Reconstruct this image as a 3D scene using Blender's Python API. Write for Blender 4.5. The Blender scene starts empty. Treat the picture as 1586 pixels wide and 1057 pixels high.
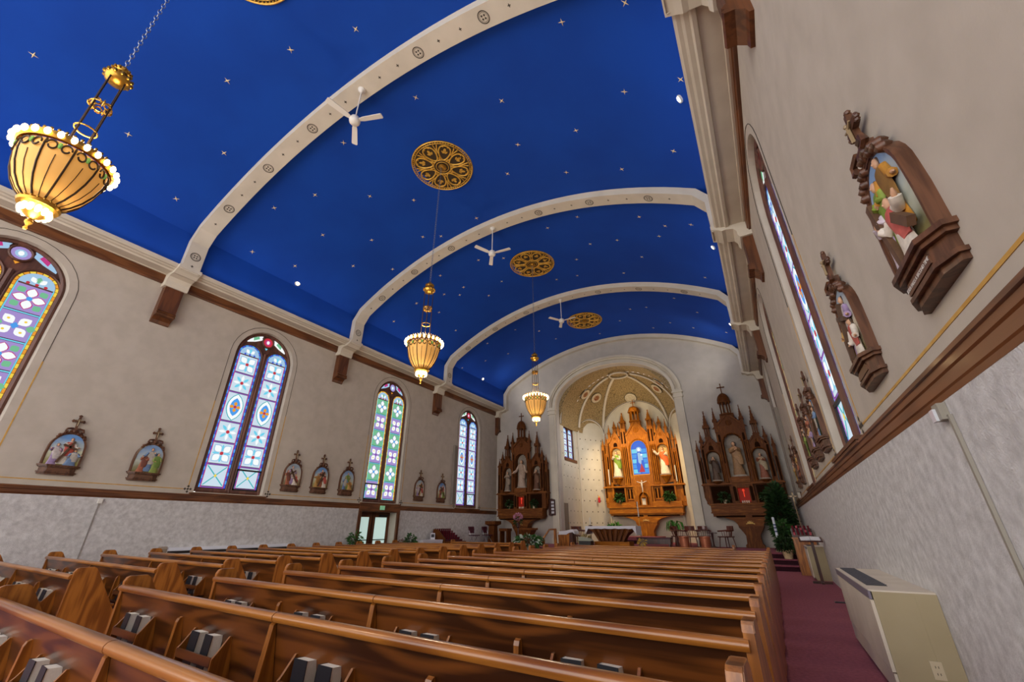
import bpy, bmesh, math, random
from mathutils import Vector, Matrix
import numpy as np
random.seed(7)
S = bpy.context.scene
COL = S.collection
PI = math.pi
# ------------------------------------------------------------------ camera
CAMZ = 1.278
YAW, PITCH, ROLL = 0.5294, 0.4291, -0.0015
def cam_axes():
    cy, sy, cp, sp = math.cos(YAW), math.sin(YAW), math.cos(PITCH), math.sin(PITCH)
    F = Vector((-sy*cp, cy*cp, sp)); R = Vector((cy, sy, 0)); U = R.cross(F)
    cr, sr = math.cos(ROLL), math.sin(ROLL)
    return R*cr+U*sr, -R*sr+U*cr, F
_R, _U, _F = cam_axes()
cd = bpy.data.cameras.new('camera'); cam = bpy.data.objects.new('camera', cd); COL.objects.link(cam)
cd.sensor_width = 36.0; cd.lens = 630.6/1586*36; cd.clip_start = 0.02; cd.clip_end = 200
m = Matrix((( _R.x, _U.x, -_F.x, 0), (_R.y, _U.y, -_F.y, 0), (_R.z, _U.z, -_F.z, CAMZ), (0, 0, 0, 1)))
cam.matrix_world = m
S.camera = cam
# ------------------------------------------------------------------ room numbers
XL, XR = -13.878, 1.029          # side walls
XC = (XL+XR)/2
Y0 = 3.83                        # first rib; bay length 6
BAY = 6.0
YE = 21.85                       # end wall
YB = -8.0                        # how far the nave goes on behind the camera
ZRAIL0, ZRAIL = 1.955, 2.134
ZWB0, ZWB1 = 7.74, 8.02
ZCOR = 8.19                      # cornice top
VX = 6.86; VAP = 11.42; VR = 12.3   # vault half width, crown, radius
def vz(x, off=0.0):              # vault height at x
    d = x-XC
    return VAP-VR+math.sqrt((VR-off)**2-d*d)
ZKN = vz(XC+VX)
# ------------------------------------------------------------------ world, exposure, large lights
W = bpy.data.worlds.new('world'); S.world = W; W.use_nodes = True
bg = W.node_tree.nodes['Background']; bg.inputs[0].default_value = (1.0, 0.975, 0.95, 1); bg.inputs[1].default_value = 4.1
S.view_settings.view_transform = 'Standard'; S.view_settings.look = 'None'
S.view_settings.exposure = 0.0; S.view_settings.gamma = 1.0; S.view_settings.use_curve_mapping = False
S.cycles.use_denoising = True
S.cycles.max_bounces = 6; S.cycles.diffuse_bounces = 4; S.cycles.glossy_bounces = 3; S.cycles.transmission_bounces = 4
S.cycles.sample_clamp_indirect = 6.0
S.cycles.caustics_reflective = False; S.cycles.caustics_refractive = False
def light(kind, name, loc, power, color=(1, 1, 1), target=None, size=None, size_y=None, spot=None, blend=.6, spread=None, radius=None):
    l = bpy.data.lights.new(name, kind); l.energy = power; l.color = color
    o = bpy.data.objects.new(name, l); COL.objects.link(o); o.location = loc
    if kind == 'AREA':
        l.size = size
        if size_y: l.shape = 'RECTANGLE'; l.size_y = size_y
        if spread: l.spread = spread
    if kind == 'SPOT': l.spot_size = spot; l.spot_blend = blend
    if radius is not None and kind != 'AREA': l.shadow_soft_size = radius
    if target is not None and size_y:      # long side kept along the nave
        z = (Vector(loc)-Vector(target)).normalized(); y = Vector((0, 1, 0)); x = y.cross(z).normalized(); y = z.cross(x)
        o.rotation_euler = Matrix((x, y, z)).transposed().to_euler()
    elif target is not None:
        d = Vector(target)-Vector(loc); o.rotation_euler = d.to_track_quat('-Z', 'Y').to_euler()
    return o
WARM = (1.0, .72, .42); COOL = (.62, .80, 1.0)
# cove lights lie in the trough behind each cornice lip and shine up the blue frieze and vault
for k in range(-1, 3):
    yc = Y0+BAY*k+3.0
    for sx in (-1, 1):
        x = XC+sx*(VX-.10)
        light('AREA', 'cove_light', (x, yc, ZCOR+.03), 7, (.90, .94, 1.0), (x-sx*1.0, yc, ZCOR+3), .10, 5.2, spread=1.9)
for sx in (-1, 1):   # ends of the coves wash the top of the end wall
    light('SPOT', 'cove_end_light', (XC+sx*6.62, 19.6, 8.24), 150, (1, .94, .84), (XC+sx*2.2, YE, 10.2), spot=2.2, blend=1.0, radius=.3)
# warm lamps behind the sanctuary arch, aimed at the high altar and the gilded half dome
light('SPOT', 'sanctuary_lamp', (XC-2.5, 22.45, 8.0), 1000, (1, .70, .36), (XC+.1, 26.2, 3.9), spot=1.25, radius=.15)
light('SPOT', 'sanctuary_lamp', (XC+2.5, 22.45, 8.0), 1000, (1, .70, .36), (XC+.1, 26.2, 3.9), spot=1.25, radius=.15)
light('POINT', 'sanctuary_lamp', (XC, 25.2, 8.25), 30, (1, .72, .36), radius=.12)
light('AREA', 'sanctuary_lamp', (XC, 22.4, 5.2), 60, (1, .86, .66), (XC, 25.5, 8.0), .5, 3.0)
light('AREA', 'apse_area_light', (XC-.5, 23.3, 6.2), 60, (.92, .95, 1.0), (XC-3.3, 24.0, 4.0), .6, 1.6)  # bare cool area light hung inside the apse, no skylight modelled
# ------------------------------------------------------------------ helpers
def lin(c):
    if isinstance(c, str):
        c = c.lstrip('#'); c = [int(c[i:i+2], 16)/255 for i in (0, 2, 4)]
    return tuple(((v/12.92) if v <= .04045 else ((v+.055)/1.055)**2.4) for v in c)+(1.0,)
_seq = {}
def link(o, parent=None):
    COL.objects.link(o)
    if parent is not None: o.parent = parent
    return o
def tag(o, label=None, cat=None, group=None, kind=None):
    if label: o['label'] = label
    if cat: o['category'] = cat
    if group: o['group'] = group
    if kind: o['kind'] = kind
    return o
def thing(name, loc, label, cat, group=None, rz=0.0, kind=None):
    o = bpy.data.objects.new(name, None); o.empty_display_size = .1
    o.location = loc; o.rotation_euler = (0, 0, rz); COL.objects.link(o)
    return tag(o, label, cat, group, kind)
class MB:
    """collects shapes, then links them as ONE mesh object"""
    def __init__(s): s.v = []; s.f = []; s.mi = []; s.cur = 0; s.T = None
    def add(s, vs, fs):
        n = len(s.v)
        if s.T is not None: vs = [tuple(s.T @ Vector(p)) for p in vs]
        s.v += [tuple(p) for p in vs]; s.f += [tuple(i+n for i in f) for f in fs]; s.mi += [s.cur]*len(fs)
        return s
    def box(s, x0, x1, y0, y1, z0, z1):
        return s.add([(x0,y0,z0),(x1,y0,z0),(x1,y1,z0),(x0,y1,z0),(x0,y0,z1),(x1,y0,z1),(x1,y1,z1),(x0,y1,z1)],
                     [(0,3,2,1),(4,5,6,7),(0,1,5,4),(1,2,6,5),(2,3,7,6),(3,0,4,7)])
    def cbox(s, c, d): return s.box(c[0]-d[0]/2,c[0]+d[0]/2,c[1]-d[1]/2,c[1]+d[1]/2,c[2]-d[2]/2,c[2]+d[2]/2)
    def taper(s, c0, a0, c1, a1):   # frustum with rectangular ends: centre, (wx, wy)
        v = []
        for c, a in ((c0, a0), (c1, a1)):
            for sx, sy in ((-1,-1),(1,-1),(1,1),(-1,1)): v.append((c[0]+sx*a[0]/2, c[1]+sy*a[1]/2, c[2]))
        return s.add(v, [(0,3,2,1),(4,5,6,7),(0,1,5,4),(1,2,6,5),(2,3,7,6),(3,0,4,7)])
    def prism(s, poly, axis, a0, a1, caps=True):
        n = len(poly)
        def P(p, a): return {'x': (a,p[0],p[1]), 'y': (p[0],a,p[1]), 'z': (p[0],p[1],a)}[axis]
        v = [P(p, a0) for p in poly]+[P(p, a1) for p in poly]
        f = [(i,(i+1)%n,n+(i+1)%n,n+i) for i in range(n)]
        if caps: f += [tuple(range(n-1,-1,-1)), tuple(range(n,2*n))]
        return s.add(v, f)
    def rings(s, R, closed=True, cap0=True, cap1=True):
        n = len(R[0]); v = [p for r in R for p in r]; f = []
        for k in range(len(R)-1):
            for i in range(n if closed else n-1):
                j = (i+1) % n
                f.append((k*n+i, k*n+j, (k+1)*n+j, (k+1)*n+i))
        if closed and cap0: f.append(tuple(range(n-1,-1,-1)))
        if closed and cap1: f.append(tuple(range((len(R)-1)*n, len(R)*n)))
        return s.add(v, f)
    def lathe(s, prof, n=16, c=(0,0,0), sx=1.0, sy=1.0, cap0=True, cap1=True, arc=None):
        R = []
        for r, z in prof:
            R.append([(c[0]+sx*r*math.cos(2*PI*i/n), c[1]+sy*r*math.sin(2*PI*i/n), c[2]+z) for i in range(n)])
        return s.rings(R, True, cap0, cap1)
    def tube(s, path, r, n=8, cap=True):
        P = [Vector(p) for p in path]; m = len(P)
        rr = r if isinstance(r, (list, tuple)) else [r]*m
        R = []; up = None
        for i in range(m):
            t = (P[min(i+1,m-1)]-P[max(i-1,0)]).normalized()
            if up is None: up = Vector((0,0,1)) if abs(t.z) < .9 else Vector((1,0,0))
            a = t.cross(up)
            if a.length < 1e-5: a = t.orthogonal()
            a.normalize(); b = a.cross(t).normalized(); up = b
            R.append([tuple(P[i]+(a*math.cos(2*PI*k/n)+b*math.sin(2*PI*k/n))*rr[i]) for k in range(n)])
        return s.rings(R, True, cap, cap)
    def ring(s, c, R, r, n=24, m=6, axis='z'):
        v = []; f = []
        for i in range(n):
            a = 2*PI*i/n
            for j in range(m):
                b = 2*PI*j/m; q = R+r*math.cos(b); h = r*math.sin(b); x, y = q*math.cos(a), q*math.sin(a)
                p = {'z': (x,y,h), 'y': (x,h,y), 'x': (h,x,y)}[axis]
                v.append((c[0]+p[0], c[1]+p[1], c[2]+p[2]))
        for i in range(n):
            for j in range(m):
                f.append((i*m+j, ((i+1)%n)*m+j, ((i+1)%n)*m+(j+1)%m, i*m+(j+1)%m))
        return s.add(v, f)
    def ball(s, c, r, n=10, m=6):
        rx, ry, rz = r if isinstance(r, (list, tuple)) else (r, r, r)
        v = [(c[0], c[1], c[2]-rz)]; f = []
        for k in range(1, m):
            t = -PI/2+PI*k/m
            for i in range(n): v.append((c[0]+rx*math.cos(t)*math.cos(2*PI*i/n), c[1]+ry*math.cos(t)*math.sin(2*PI*i/n), c[2]+rz*math.sin(t)))
        v.append((c[0], c[1], c[2]+rz)); L = len(v)-1
        for i in range(n):
            j = (i+1) % n
            f.append((0, 1+j, 1+i)); f.append((L, 1+(m-2)*n+i, 1+(m-2)*n+j))
            for k in range(m-2): f.append((1+k*n+i, 1+k*n+j, 1+(k+1)*n+j, 1+(k+1)*n+i))
        return s.add(v, f)
    def mesh(s, name, mats, smooth=None):
        me = bpy.data.meshes.new(name); me.from_pydata(s.v, [], s.f); me.validate()
        for mt in (mats if isinstance(mats, (list, tuple)) else [mats]): me.materials.append(mt)
        if isinstance(mats, (list, tuple)) and len(me.polygons) == len(s.mi): me.polygons.foreach_set('material_index', s.mi)
        bm = bmesh.new(); bm.from_mesh(me); bmesh.ops.recalc_face_normals(bm, faces=bm.faces); bm.to_mesh(me); bm.free()
        if smooth:
            me.polygons.foreach_set('use_smooth', [True]*len(me.polygons))
            me.set_sharp_from_angle(angle=smooth if smooth is not True else .7)
        me.update(); return me
    def build(s, name, mats, parent=None, smooth=None, loc=None):
        o = bpy.data.objects.new(name, s.mesh(name, mats, smooth))
        if loc is not None: o.location = loc
        return link(o, parent)
def inst(name, me, parent=None, loc=(0,0,0), rot=None, scale=None):
    o = bpy.data.objects.new(name, me); o.location = loc
    if rot is not None: o.rotation_euler = rot
    if scale is not None: o.scale = scale
    return link(o, parent)
def arch_pts(w, zs, rise, n=16, z0=0.0, pointed=0.0):
    """outline of an arched opening, half width w: from bottom right, up, over, down to bottom left"""
    p = [(w, z0), (w, zs)]
    for i in range(1, n):
        t = PI*i/n
        p.append((w*math.cos(t), zs+rise*(math.sin(t)**(1.0)) ))
    p += [(-w, zs), (-w, z0)]
    return p
# ------------------------------------------------------------------ materials
MATS = {}
def nodemat(name):
    mt = bpy.data.materials.new(name); mt.use_nodes = True
    nt = mt.node_tree; b = nt.nodes['Principled BSDF']; MATS[name] = mt
    return mt, nt, b
def plain(name, col, rough=.6, metal=0.0, emit=None, estr=1.0, spec=.5, coat=0.0):
    mt, nt, b = nodemat(name)
    b.inputs['Base Color'].default_value = lin(col); b.inputs['Roughness'].default_value = rough; b.inputs['Metallic'].default_value = metal
    b.inputs['Specular IOR Level'].default_value = spec
    if coat: b.inputs['Coat Weight'].default_value = coat
    if emit is not None:
        b.inputs['Emission Color'].default_value = lin(emit); b.inputs['Emission Strength'].default_value = estr
    return mt
def mottled(name, c1, c2, scale=6.0, rough=.8, detail=4.0, bump=0.0, bscale=None, stretch=None, spec=.3, lo=.35, hi=.65, metal=0.0):
    mt, nt, b = nodemat(name); N = nt.nodes; L = nt.links
    tc = N.new('ShaderNodeTexCoord'); src = tc.outputs['Object']
    if stretch:
        mp = N.new('ShaderNodeMapping'); mp.inputs['Scale'].default_value = stretch; L.new(src, mp.inputs['Vector']); src = mp.outputs[0]
    nz = N.new('ShaderNodeTexNoise'); nz.inputs['Scale'].default_value = scale; nz.inputs['Detail'].default_value = detail; L.new(src, nz.inputs['Vector'])
    cr = N.new('ShaderNodeValToRGB'); cr.color_ramp.elements[0].color = lin(c1); cr.color_ramp.elements[1].color = lin(c2)
    cr.color_ramp.elements[0].position = lo; cr.color_ramp.elements[1].position = hi
    L.new(nz.outputs['Fac'], cr.inputs['Fac']); L.new(cr.outputs['Color'], b.inputs['Base Color'])
    b.inputs['Roughness'].default_value = rough; b.inputs['Specular IOR Level'].default_value = spec; b.inputs['Metallic'].default_value = metal
    if bump:
        n2 = N.new('ShaderNodeTexNoise'); n2.inputs['Scale'].default_value = bscale or scale*3; n2.inputs['Detail'].default_value = 3; L.new(tc.outputs['Object'], n2.inputs['Vector'])
        bp = N.new('ShaderNodeBump'); bp.inputs['Strength'].default_value = bump; bp.inputs['Distance'].default_value = .02
        L.new(n2.outputs['Fac'], bp.inputs['Height']); L.new(bp.outputs[0], b.inputs['Normal'])
    return mt
def wood(name, c1, c2, axis='x', scale=3.0, rough=.35, coat=.25, dist=5.0, ring=1.0):
    """oak: long bands with cathedral figure running along the axis"""
    mt, nt, b = nodemat(name); N = nt.nodes; L = nt.links
    tc = N.new('ShaderNodeTexCoord'); mp = N.new('ShaderNodeMapping')
    st = {'x': (.16, 1, 1), 'y': (1, .16, 1), 'z': (1, 1, .16)}[axis]
    mp.inputs['Scale'].default_value = [v*scale for v in st]; L.new(tc.outputs['Object'], mp.inputs['Vector'])
    nz = N.new('ShaderNodeTexNoise'); nz.inputs['Scale'].default_value = 1.6; nz.inputs['Detail'].default_value = 2.0; L.new(mp.outputs[0], nz.inputs['Vector'])
    mu = N.new('ShaderNodeMath'); mu.operation = 'MULTIPLY'; mu.inputs[1].default_value = 26.0*ring; L.new(nz.outputs['Fac'], mu.inputs[0])
    sn = N.new('ShaderNodeMath'); sn.operation = 'SINE'; L.new(mu.outputs[0], sn.inputs[0])
    mp2 = N.new('ShaderNodeMapping'); mp2.inputs['Scale'].default_value = [v*scale*14 for v in {'x': (.03,1,1), 'y': (1,.03,1), 'z': (1,1,.03)}[axis]]; L.new(tc.outputs['Object'], mp2.inputs['Vector'])
    n2 = N.new('ShaderNodeTexNoise'); n2.inputs['Scale'].default_value = 1.0; n2.inputs['Detail'].default_value = 3; L.new(mp2.outputs[0], n2.inputs['Vector'])
    ma = N.new('ShaderNodeMath'); ma.operation = 'MULTIPLY_ADD'; ma.inputs[1].default_value = .32; L.new(sn.outputs[0], ma.inputs[0]); L.new(n2.outputs['Fac'], ma.inputs[2])
    cr = N.new('ShaderNodeValToRGB'); cr.color_ramp.elements[0].color = lin(c1); cr.color_ramp.elements[1].color = lin(c2)
    cr.color_ramp.elements[0].position = .2; cr.color_ramp.elements[1].position = .75
    L.new(ma.outputs[0], cr.inputs['Fac']); L.new(cr.outputs['Color'], b.inputs['Base Color'])
    b.inputs['Roughness'].default_value = rough; b.inputs['Coat Weight'].default_value = coat; b.inputs['Coat Roughness'].default_value = .12
    b.inputs['Specular IOR Level'].default_value = .4
    return mt
def glow(name, col, strength, base=None):
    mt, nt, b = nodemat(name)
    b.inputs['Base Color'].default_value = lin(base or col); b.inputs['Roughness'].default_value = .5; b.inputs['Specular IOR Level'].default_value = .15
    b.inputs['Emission Color'].default_value = lin(col); b.inputs['Emission Strength'].default_value = strength
    return mt
M = {}
M['plaster'] = mottled('wall_plaster', '#b4aa9b', '#bdb3a4', 3.0, .9, bump=.05, bscale=60)
M['cream'] = mottled('cream_plaster', '#c6bdab', '#cfc6b4', 2.0, .75)
M['endwall'] = mottled('end_wall_plaster', '#b3aca2', '#bbb4aa', 2.0, .85)
M['apsewall'] = mottled('apse_plaster', '#c6bfab', '#cdc6b3', 2.0, .85)
M['wainscot'] = mottled('wainscot_carpet', '#b3b0ac', '#d2d0cc', 11.0, .95, detail=6, bump=.35, bscale=70, lo=.3, hi=.7)
M['blue'] = mottled('vault_blue', '#023c9a', '#0442a4', .6, .85)
M['carpet'] = mottled('burgundy_carpet', '#7e424e', '#8f4e5a', 26.0, .95, bump=.3, bscale=220)
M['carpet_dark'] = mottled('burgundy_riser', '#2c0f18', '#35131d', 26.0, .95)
M['oaktrim'] = wood('oak_trim', '#563119', '#734626', 'y', 2.2, .4, .15)
M['oaktrim_z'] = wood('oak_corbel', '#4d2b16', '#663c20', 'z', 2.2, .45, .1)
M['winwood'] = wood('window_frame_wood', '#54352a', '#6a4334', 'z', 2.0, .5, .05)
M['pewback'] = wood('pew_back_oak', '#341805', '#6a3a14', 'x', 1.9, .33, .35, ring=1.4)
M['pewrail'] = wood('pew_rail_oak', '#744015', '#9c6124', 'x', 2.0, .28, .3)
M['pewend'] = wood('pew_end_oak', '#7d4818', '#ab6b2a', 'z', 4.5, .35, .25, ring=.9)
M['goldpaint'] = mottled('gold_paint', '#b88a3c', '#caa052', 8, .5)
M['darkpaint'] = plain('dark_stencil_paint', '#3a3328', .7)
M['brass'] = plain('brass', '#b98d3a', .32, .9)
M['brassdark'] = plain('old_bronze', '#4c3a22', .4, .8)
M['white'] = plain('white_enamel', '#d8d4ca', .45)
M['black'] = plain('black', '#17130f', .5)
# ================================================================== STRUCTURE
WINY = [-5.05, .95, 6.95, 12.92, 18.95]          # window centres along both side walls
WHW, WSP, WRI, WSILL = .98, 6.50, 1.0, 2.20      # opening half width, spring line, rise, sill
WDEPTH = .21
WINYS = {'left': WINY, 'right': [-5.25, 6.75, 12.75, 18.80]}
def struct(o, label=None):
    o['kind'] = 'structure'
    if label: o['label'] = label; 
    return o
def holed_panel(mb, P, u0, u1, v0, v1, hole):
    """flat panel (u, v) with a hole outline; P maps (u, v) to a point"""
    cu = sum(p[0] for p in hole)/len(hole); cv = sum(p[1] for p in hole)/len(hole)
    # densify hole
    H = []
    for i, p in enumerate(hole):
        q = hole[(i+1) % len(hole)]; n = max(1, int(math.dist(p, q)/.4))
        for k in range(n): H.append((p[0]+(q[0]-p[0])*k/n, p[1]+(q[1]-p[1])*k/n))
    def out(p):
        du, dv = p[0]-cu, p[1]-cv; t = 1e9
        if du > 1e-9: t = min(t, (u1-cu)/du)
        if du < -1e-9: t = min(t, (u0-cu)/du)
        if dv > 1e-9: t = min(t, (v1-cv)/dv)
        if dv < -1e-9: t = min(t, (v0-cv)/dv)
        return (cu+du*t, cv+dv*t)
    n = len(H); O = [out(p) for p in H]
    vs = [P(*p) for p in H]+[P(*p) for p in O]; fs = []
    corners = [(u0,v0),(u1,v0),(u1,v1),(u0,v1)]
    for i in range(n):
        j = (i+1) % n; a, b = O[i], O[j]
        ex = None
        same = any(abs(a[k]-b[k]) < 1e-6 and (abs(a[k]-w) < 1e-6) for k, w in ((0,u0),(0,u1),(1,v0),(1,v1)))
        if not same:
            ca = min(corners, key=lambda c: math.dist(c, a)+math.dist(c, b)); vs.append(P(*ca)); ex = len(vs)-1
        fs.append((i, j, n+j, ex, n+i) if ex is not None else (i, j, n+j, n+i))
    mb.add(vs, fs)
def reveal(mb, P, P2, hole):
    n = len(hole); vs = [P(*p) for p in hole]+[P2(*p) for p in hole]
    mb.add(vs, [(i, (i+1) % n, n+(i+1) % n, n+i) for i in range(n)])
ARCH = [(p[0], p[1]) for p in arch_pts(WHW, WSP, WRI, 18, WSILL)]
walls = {}
for side, X, sg in (('left', XL, -1), ('right', XR, 1)):
    mb = MB(); WY = WINYS[side]
    for yc in WY:
        a, b = yc-3, yc+3
        if yc > 18: b = YE+.3
        if yc < -5: a = YB
        hole = [(yc+u, v) for u, v in ARCH]
        nxt = [w for w in WY if w > yc]
        if nxt: b = (yc+nxt[0])/2
        prv = [w for w in WY if w < yc]
        if prv: a = (yc+prv[-1])/2
        holed_panel(mb, lambda u, v: (X, u, v), a, b, 1.9, 8.15, hole)
        reveal(mb, lambda u, v: (X, u, v), lambda u, v: (X+sg*WDEPTH, yc+(u-yc)*.95, v if v < 3 else v-.04), hole)
    w = struct(mb.build('wall_'+side, M['plaster'])); walls[side] = w
    # wainscot: woven covering below the chair rail
    segs = [(YB, 11.90), (13.92, YE)] if side == 'left' else [(YB, YE)]
    for y0, y1 in segs:
        mb = MB(); mb.box(min(X, X-sg*.02), max(X, X-sg*.02), y0, y1, 0, 1.96); mb.build('wainscot', M['wainscot'], w)
    # painted groove around each window and gold stripe low on the wall
    for i, yc in enumerate(WY):
        mb = MB(); r = WHW+.16
        path = [(X-sg*.004, yc+(r if s > 0 else -r), z) for s, z in ((1, 4.6), (1, WSP))]
        path = [(X-sg*.003, yc+r, 4.8), (X-sg*.003, yc+r, WSP)]+[(X-sg*.003, yc+r*math.cos(PI*t/16), WSP+(WRI+.16)*math.sin(PI*t/16)) for t in range(1, 16)]+[(X-sg*.003, yc-r, WSP), (X-sg*.003, yc-r, 4.8)]
        mb.tube(path, .007, 4); mb.build('painted_groove', M['stencil'] if 'stencil' in M else M['darkpaint'], w)
        for s in (-1, 1):
            mb = MB(); mb.box(X-.004, X+.004, yc+s*r-.012, yc+s*r+.012, 2.30, 4.8); mb.build('gold_stripe', M['goldpaint'], w)
            mb = MB()   # little diamond cross at the foot of each stripe
            for dy, dz in ((0,0),(.07,0),(-.07,0),(0,.07),(0,-.07)):
                mb.add([(X-sg*.006, yc+s*r+dy-.035, 2.26+dz), (X-sg*.006, yc+s*r+dy, 2.26+dz+.035), (X-sg*.006, yc+s*r+dy+.035, 2.26+dz), (X-sg*.006, yc+s*r+dy, 2.26+dz-.035)], [(0,1,2,3)])
            mb.build('stencil_cross', M['darkpaint'], w)
        if True:
            y1 = yc+r+.1; y2 = (WY[i+1]-r-.1) if i+1 < len(WY) else YE
            mb = MB(); mb.box(X-.004, X+.004, y1, y2, 2.248, 2.268); mb.build('gold_stripe', M['goldpaint'], w)
    # chair rail with its mouldings
    prof = [(0, 1.945), (.022, 1.945), (.028, 1.975), (.036, 1.985), (.036, 2.045), (.046, 2.055), (.046, 2.095), (.060, 2.10), (.060, 2.125), (.030, 2.134), (0, 2.134)]
    mb = MB(); mb.prism([(X-sg*d, z) for d, z in prof], 'y', YB, YE)
    struct(mb.build('trim_1' if side == 'left' else 'trim_2', M['oaktrim']), 'oak chair rail along the wall')
    for yc in WY[1:]:
        mb = MB(); mb.box(min(X+sg*.1, X-sg*.085), max(X+sg*.1, X-sg*.085), yc-WHW-.10, yc+WHW+.10, 2.134, 2.175); mb.box(min(X, X-sg*.07), max(X, X-sg*.07), yc-WHW-.06, yc+WHW+.06, 2.10, 2.134)
        mb.build('window_sill', M['oaktrim'], w)
    # wood band and plaster cornice with the cove trough on top
    mb = MB(); mb.prism([(X, ZWB0), (X-sg*.05, ZWB0), (X-sg*.06, ZWB0+.04), (X-sg*.08, ZWB0+.05), (X-sg*.08, ZWB1), (X, ZWB1)], 'y', YB, YE)
    struct(mb.build('trim_3' if side == 'left' else 'trim_4', M['oaktrim']), 'oak band under the cornice')
    prof = [(0, 8.0), (.12, 8.0), (.13, 8.02), (.42, 8.03), (.44, 7.995), (.50, 7.99), (.53, 8.03), (.60, 8.035), (.64, 8.06), (.70, 8.065), (.74, 8.10), (.74, 8.17), (.715, 8.17), (.70, 8.10), (0, 8.10)]
    mb = MB(); mb.prism([(X-sg*d, z) for d, z in prof], 'y', YB, YE)
    struct(mb.build('trim_5' if side == 'left' else 'trim_6', M['cream']), 'cream plaster cornice with a hidden cove trough')
# floor, sanctuary steps
mb = MB(); mb.box(XL, XR, YB, 17.05, -.1, 0); floor = struct(mb.build('floor', M['carpet']))
mb = MB(); mb.box(XL, XR, 17.8, 28, .38, .48); sf = struct(mb.build('floor_sanctuary', M['carpet']))
for k in range(3):
    y = 17.05+.33*k
    mb = MB(); mb.box(XL, XR, y, 28, .16*k, .16*k+.125); mb.build('riser', M['carpet_dark'], sf)
    mb = MB(); mb.box(XL, XR, y-.025, min(y+.33, 28) if k < 2 else 18.1, .16*k+.125, .16*(k+1)+.002); mb.build('tread', M['carpet'], sf)
# ceiling vault (blue) with vertical friezes
mb = MB(); pts = [(XC-VX, 8.10), (XC-VX, ZKN)]
NV = 40
for i in range(1, NV): x = XC-VX+2*VX*i/NV; pts.append((x, vz(x)))
pts += [(XC+VX, ZKN), (XC+VX, 8.10)]
v = []; f = []
for (x, z) in pts: v += [(x, YB, z), (x, YE, z)]
for i in range(len(pts)-1): f.append((2*i, 2*i+1, 2*i+3, 2*i+2))
mb.add(v, f); ceiling = struct(mb.build('ceiling', M['blue'], smooth=.3))
# ribs
def rib_profile(off):
    p = [(XC-VX+off, 8.02), (XC-VX+off, ZKN-.26-off*.3)]
    xs = XC-VX+off
    # rounded shoulder then the arch
    for i in range(0, 37):
        x = XC-VX+.34+off*.6+(2*VX-.68-off*1.2)*i/36
        p.append((x, vz(x, off)))
    p += [(XC+VX-off, ZKN-.26-off*.3), (XC+VX-off, 8.02)]
    return p
RIBW = .225
ribs = []
def roundel(parent, c, t, nrm, r=.135):
    """painted ring with a cross on the rib soffit; t = tangent, nrm = normal"""
    mb = MB(); c = Vector(c); t = Vector(t); b = Vector((0,1,0)); n = Vector(nrm)
    def pt(u, w, h=.004): return tuple(c+t*u+b*w+n*h)
    for R0, R1 in ((r, r*.84), (r*.74, r*.68)):
        N = 20; vs = [pt(R0*math.cos(2*PI*i/N), R0*math.sin(2*PI*i/N)) for i in range(N)]+[pt(R1*math.cos(2*PI*i/N), R1*math.sin(2*PI*i/N)) for i in range(N)]
        mb.add(vs, [(i, (i+1) % N, N+(i+1) % N, N+i) for i in range(N)])
    for a in range(4):
        q = PI/4+a*PI/2; u, w = r*.34*math.cos(q), r*.34*math.sin(q); s = r*.2
        mb.add([pt(u-s, w), pt(u, w-s), pt(u+s, w), pt(u, w+s)], [(0,1,2,3)])
    mb.build('painted_roundel', M['darkpaint'] if r < .2 else M['goldpaint'], parent)
def florette(parent, c, t, nrm, s=.035):
    mb = MB(); c = Vector(c); t = Vector(t); b = Vector((0,1,0)); n = Vector(nrm)
    def pt(u, w, h=.004): return tuple(c+t*u+b*w+n*h)
    mb.add([pt(-s,-.01), pt(s,-.01), pt(s,.01), pt(-s,.01)], [(0,1,2,3)]); mb.add([pt(-.01,-s), pt(.01,-s), pt(.01,s), pt(-.01,s)], [(0,1,2,3)])
    mb.build('painted_florette', M['darkpaint'], parent)
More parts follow.
